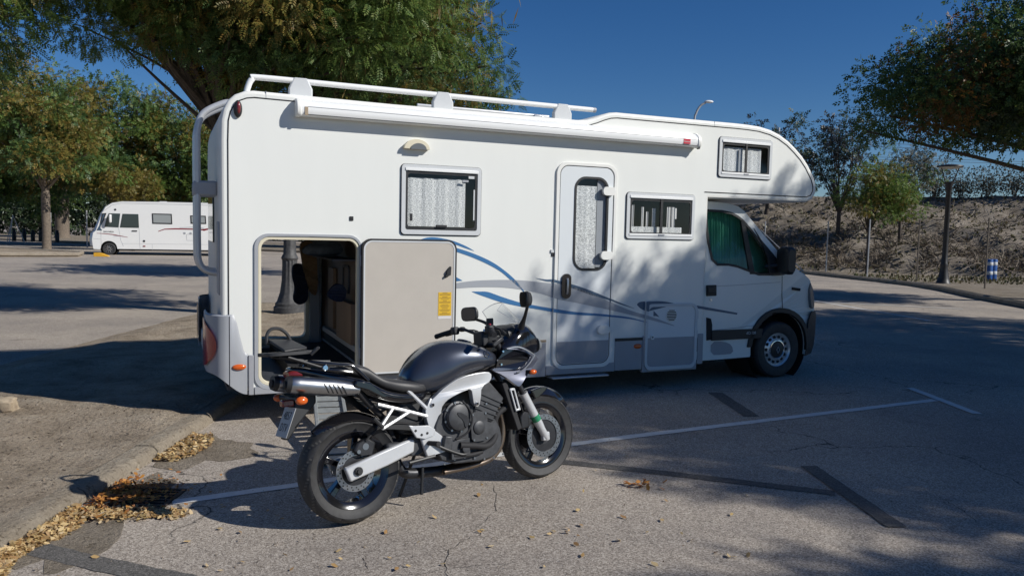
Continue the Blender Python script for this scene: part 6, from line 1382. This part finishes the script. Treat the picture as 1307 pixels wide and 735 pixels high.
# ---- far bollards, posts, and chock
for k, px in enumerate((18, 31, 42, 52, 73)):
    q = ground_at(px, 302.5 - .012 * px, .0); q = at_depth(px, 303, 64.)
    m = MB(); m.lathe([(.001, 0), (.16, 0), (.16, .75), (.11, .85), (.13, .95), (.001, 1.02)], axis='z', n=10); o = m.build('bollard', 'lamp_black', None, smooth=True); o.location = (q.x, 64, .0)
    tag(o, ['leftmost of the small black bollards under the far trees', 'second black bollard from the left under the far trees', 'middle black bollard under the far trees', 'fourth black bollard from the left, left of the pale slim trunk', 'black bollard between the two far tree trunks'][k], 'bollard', 'bollards under the far trees')
sw = thing('tripod_frame', 'pale metal tripod frame standing under the trees at the far left', 'frame', (at_depth(17, 300, 58).x, 58, 0))
for x, y_ in ((-.7, .3), (.75, .2), (.0, -.5)): m = MB(); m.tube([(x, y_, 0), (0, 0, 2.1)], .035, 6); m.build('leg', 'galv', sw)
for px, lab in ((65, 'thin pale pole just right of the slim bare trunk'), (111, 'thin pale pole just left of the distant motorhome')):
    q = at_depth(px, 300, 52.); m = MB(); m.tube([(0, 0, 0), (0, 0, 2.3 if px < 100 else 2.5)], .045, 6); o = m.build('pole', 'galv', None, smooth=True); o.location = (q.x, 52, 0); tag(o, lab, 'pole')
q = ground_at(134, 325.5); m = MB(); m.prism([(-.38, 0), (.38, 0), (.36, .03), (.05, .16), (-.12, .20), (-.34, .20), (-.38, .17)], -.11, .11); o = m.build('wheel_chock', 'chock_yellow', None, bevel=.01); o.location = (q.x, q.y - .3, gz(q.x)); o.rotation_euler = (0, 0, rad(8)); tag(o, 'yellow levelling wedge in front of the distant motorhome wheel', 'wedge')
# ================================================================== DISTANT MOTORHOME (x backwards along its side, facing left)
Fm = at_depth(118, 322, 42.6); Rm = at_depth(262, 323, 44.2); dv = Vector((Rm.x - Fm.x, Rm.y - Fm.y, 0)).normalized()
mh = thing('motorhome', 'distant white integrated motorhome with dark red stripe, facing left', 'camper', (Fm.x, Fm.y, gz(-20)), math.atan2(dv.y, dv.x))
sc_ = 6.62 / (262 - 118)                                  # metres per pixel along its side
def mp(px, py): return ((px - 118) * sc_, (323.6 - .012 * (px - 118) * 0 - py) * 2.95 / 66.5 + .02)
sideP = [mp(*p) for p in [(118.5, 313), (117.8, 305), (119, 297), (122, 294), (126, 282), (129, 272), (133, 264.5), (140, 259.5), (150, 257.5), (200, 256.6), (262, 256.3), (285, 256.6), (290, 262)]] + [(7.95, .32), (7.2, .36)]
def archpts(cx_, r_): return [(cx_ + r_ * math.cos(rad(a)), .36 + r_ * math.sin(rad(a))) for a in range(0, 181, 15)]
w1, w2 = mp(136, 317)[0], mp(259, 317)[0]
low = [(7.2, .34)] + archpts(w2, .42) + [(w2 - .42, .34), (w1 + .42, .34)] + archpts(w1, .42) + [(w1 - .45, .30), (.06, .32)]
P_ = sideP[:-1] + low
m = MB(); m.prism(P_, 0, .04); m.build('side_panel', 'mh_white', mh)
m = MB(); m.prism(P_, 2.26, 2.30); m.build('far_side_panel', 'mh_white', mh)
m = MB(); secs = []
for y_, k in ((.04, 0), (.12, .35), (.4, .8), (1.15, 1), (1.9, .8), (2.18, .35), (2.26, 0)):
    secs.append([(x - .28 * k * (1 - sstep(.0, 1.4, x)), y_, z + .05 * k * (1 if z > 2.4 else 0)) for x, z in sideP[:-1]])
m.loft(secs, closed=False, caps=False); m.build('body_skin', 'mh_white', mh, smooth=True)
m = MB(); m.box(.5, 7.1, .5, 1.8, .25, .6); m.build('chassis', 'rubber', mh)
for cx_ in (w1, w2):
    m = MB(); m.lathe([(.21, .0), (.25, -.01), (.31, -.012), (.335, .01), (.335, .18), (.3, .2)], (cx_, .03, .335), n=28); t = m.build('wheel', 'tyre', mh, smooth=True)
    m = MB(); m.lathe([(.215, .0), (.20, .03), (.06, .035), (.05, .02), (.001, .02)], (cx_, .03, .335), n=24); r_ = m.build('rim', 'dark_metal', t, smooth=True)
    for k in range(10):
        a = 2 * math.pi * k / 10; q = MB(); q.tube([(cx_ + .05 * math.cos(a), .045, .335 + .05 * math.sin(a)), (cx_ + .2 * math.cos(a + .12), .045, .335 + .2 * math.sin(a + .12))], .012, 5); q.build('spoke', 'alu', r_)
    m = MB(); m.lathe([(.44, .02), (.44, .5), (.02, .5)], (cx_, .03, .36), n=24); m.build('arch_liner', 'rubber', mh)
def mwin(name, pts, mname, frame='rubber', pr=.02):
    q = [mp(*p) for p in pts]; m = MB(); m.prism(q, -pr, .0); f_ = m.build(name, frame, mh, bevel=.01)
    m = MB(); m.prism(inset(q, .06), -pr - .008, -pr + .004); m.build('pane', mname, f_); return f_
mwin('windscreen', [(118 + .115 * 0 + 126.0 - 118, 292), (117.5 + 8, 291.5), (129, 272.5), (134, 272), (131, 281), (125.5, 292)], 'mh_blue_glass')
mwin('cab_window', [(131.5, 289), (134, 278), (136.5, 272.2), (149, 272.2), (147, 289.5)], 'mh_glass', 'mh_glass')
mwin('cab_window', [(148.5, 289.5), (151.5, 272.4), (169, 272.4), (169.5, 289.5)], 'mh_glass', 'mh_glass')
mwin('window', [(184, 271), (206.5, 271), (207, 284), (184.5, 284)], 'mh_blind'); mwin('window', [(227.5, 272.3), (245.5, 272.3), (246, 282.8), (228, 282.8)], 'mh_blind'); mwin('window', [(262, 272), (276, 272), (276, 283), (262, 283)], 'mh_blind')
def mstripe(top, bot, mname):
    T = [mp(*p) for p in top]; B = [mp(*p) for p in bot]; m = MB(); m.sheet(T + B[::-1], lambda x, z: (x, -.004, z)); m.build('stripe', mname, mh)
mstripe([(191, 293), (198, 290), (210, 289), (232, 289), (243, 289.5)], [(191, 294), (198, 291.2), (210, 290.6), (232, 290.6), (243, 291.2)], 'decal_red')
mstripe([(240, 289.8), (246, 288.6), (262, 287), (280, 287)], [(243, 291.8), (248, 290.2), (262, 287.9), (280, 287.8)], 'decal_red')
mstripe([(215, 288), (232, 286.8), (243, 288)], [(215, 288.5), (232, 287.6), (243, 289)], 'decal_grey')
mstripe([(123, 297), (131, 297.2), (140, 298), (148, 299.5), (157, 301.5)], [(123, 297.5), (131, 298), (140, 299), (148, 300.5), (157, 301.9)], 'decal_red')
mstripe([(141, 300.4), (147, 299.6)], [(141, 300.9), (148, 300.4)], 'decal_grey')
def mline(pts, r_=.008): m = MB(); m.tube([(x, -.001, z) for x, z in [mp(*p) for p in pts]], r_, 4); m.build('panel_gap', 'rv_grey', mh)
mline([(147, 290), (149, 305), (152, 313)]); mline([(169.5, 290), (170.5, 317)]); mline([(127.5, 290), (127.7, 312)]); mline([(150, 309.6), (250, 309.2)], .006); mline([(119, 304), (127, 304.5)], .006); mline([(184, 310), (184, 318)], .006); mline([(128, 272), (140, 262), (150, 259.2), (275, 258.6)], .010)
x, z = mp(223, 300); m = MB(); m.prism_holes(rrect(x, x + .55, z - .2, z + .17, .05), [rrect(x + .015, x + .535, z - .185, z + .155, .04)], -.006, 0); m.build('locker_door', 'rv_grey', mh)
x, z = mp(136, 295.2); text('lettering', 'BAVARIA', .13, 'rubber', mh, (x, -.006, z), (rad(90), 0, 0))
x, z = mp(164.5, 293.5); MB().box(x - .13, x + .13, -.03, 0, z - .025, z + .025).build('door_handle', 'rubber', mh)
for px, py in ((221, 295), (228, 295), (175, 306)): x, z = mp(px, py); MB().box(x - .05, x + .05, -.02, 0, z - .05, z + .05).build('fitting', 'rv_grey' if px > 200 else 'rubber', mh)
x, z = mp(175, 312.5); MB().box(x - .06, x + .06, -.02, 0, z - .03, z + .03).build('marker', 'decal_red', mh)
x, z = mp(139, 278); m = MB(); m.loft([[(x + u * s_, y_, z + v * s_) for u, v in rrect(-.06, .06, -.26, .2, .05, 3)] for y_, s_ in ((-.32, .7), (-.28, 1), (-.18, 1), (-.1, .6))]); m.build('mirror', 'mh_white', mh, smooth=True)
x, z = mp(143.5, 267.5); m = MB(); m.cyl((x, -.01, z), .06, .01, n=12); m.build('marker', 'rubber', mh)
x, z = mp(234, 264.5); m = MB(); m.cyl((x, -.012, z), .05, .012, n=12); m.build('vent', 'rv_grey', mh)
m = MB(); m.box(3.3, 3.7, .8, 1.2, 2.93, 3.06); m.build('roof_vent', 'mh_white', mh, bevel=.03); m = MB(); m.box(5.4, 6.3, .6, 1.5, 2.93, 3.05); m.build('roof_box', 'mh_white', mh, bevel=.03)

# ================================================================== fallen leaves
def litter(name, label, pts, size, mname, seed, lift=.004, per_pile=None):
    rng = np.random.default_rng(seed); C = np.array(pts); n = len(C); D = rng.normal(size=(n, 3)) * np.array([1, 1, .32])
    V = np.array([(0, 0, 0), (.3, .24, .06), (.72, .18, .03), (1, 0, .10), (.72, -.18, .0), (.3, -.24, .07)]) - np.array([.5, 0, 0])
    o = cloud_mesh(name, [(*place((V, [(0, 1, 2, 3), (0, 3, 4, 5)]), C, D, rng.uniform(.6, 1.25, n) * size, rng, .35), 0)], [mname]); tag(o, label, 'leaves', kind='stuff')
rng = np.random.default_rng(77)
def pile(n, y0, y1, w0, w1, h):
    out_ = []
    for _ in range(n):
        y_ = rng.uniform(y0, y1); f_ = (y_ - y0) / (y1 - y0); w_ = w0 + (w1 - w0) * f_; w_ *= .75 + .25 * math.sin(y_ * 9) ; u = rng.random() ** 1.5; x = KX + .03 + u * w_; out_.append((x, y_, gz(x) + .008 + h * (1 - u) * rng.random()))
    return out_
litter('leaf_pile', 'bank of yellow dry leaves in the gutter at the lower left', pile(2100, 3.55, 4.66, .17, .16, .05), .042, 'litter', 1)
p2_ = []
for _ in range(800):
    a = rng.uniform(0, 1); x = -2.62 + .62 * a + rng.normal() * .03; y_ = 4.60 + .06 * a + rng.normal() * (.07 - .03 * a); p2_.append((max(x, KX + .03), y_, gz(x) + .008 + .03 * rng.random() * (1 - a)))
litter('leaf_pile', 'tongue of yellow leaves reaching past the front of the drain grate', p2_, .040, 'litter', 2)
p3_ = []
for _ in range(800): x = KX + .05 + abs(rng.normal()) * .2; y_ = rng.normal(4.95, .15); p3_.append((x, y_, gz(x) + .016 + .03 * rng.random()))
litter('leaf_pile', 'leaves heaped on the far half of the drain grate', p3_, .040, 'litter_brown', 3)
p4_ = []
for _ in range(700): y_ = rng.uniform(5.70, 6.42); x = KX + .03 + rng.random() ** 1.4 * (.16 + .12 * math.sin((y_ - 5.7) / .72 * 3.14)); p4_.append((x, y_, gz(x) + .008 + .03 * rng.random()))
litter('leaf_pile', 'small heap of yellow leaves in the gutter below the camper tail', p4_, .040, 'litter', 4)
p5_ = []
for _ in range(64): q = ground_at(*(rng.uniform(40, 960), rng.uniform(600, 732))); p5_.append((q.x, q.y, gz(q.x) + .010))
for px, py in ((497, 705), (521, 716), (679, 684), (701, 680), (707, 677), (738, 683), (683, 663), (700, 663), (845, 665), (930, 711), (826, 680), (742, 670), (870, 682), (612, 675), (800, 583), (850, 640)): q = ground_at(px, py); p5_.append((q.x, q.y, gz(q.x) + .010))
litter('scattered_leaves', 'single dry leaves scattered over the near paving', p5_, .042, 'litter', 5)
p6_ = []
for _ in range(26): q = ground_at(816 + rng.normal() * 9, 621 + rng.normal() * 2.2); p6_.append((q.x, q.y, gz(q.x) + .008 + .02 * rng.random()))
litter('leaf_cluster', 'small cluster of orange brown leaves on the paving right of the front wheel', p6_, .05, 'litter_brown', 6)
p7_ = []
for _ in range(1500):
    x = rng.uniform(-5.4, -2.9); y_ = rng.uniform(3.4, 7.2); p7_.append((x, y_, dirt_z(x, y_) + .006))
litter('dirt_litter', 'crumbs of leaves and twigs strewn over the dirt island', p7_, .026, 'twig_dry', 7)
p8_ = []
for _ in range(900):
    x = rng.uniform(-2.4, 3.5); y_ = rng.uniform(3.2, 7.5); p8_.append((x, y_, gz(x) + .004))
litter('paving_grit', 'fine grit and leaf crumbs over the near paving', p8_, .014, 'twig_dry', 8)
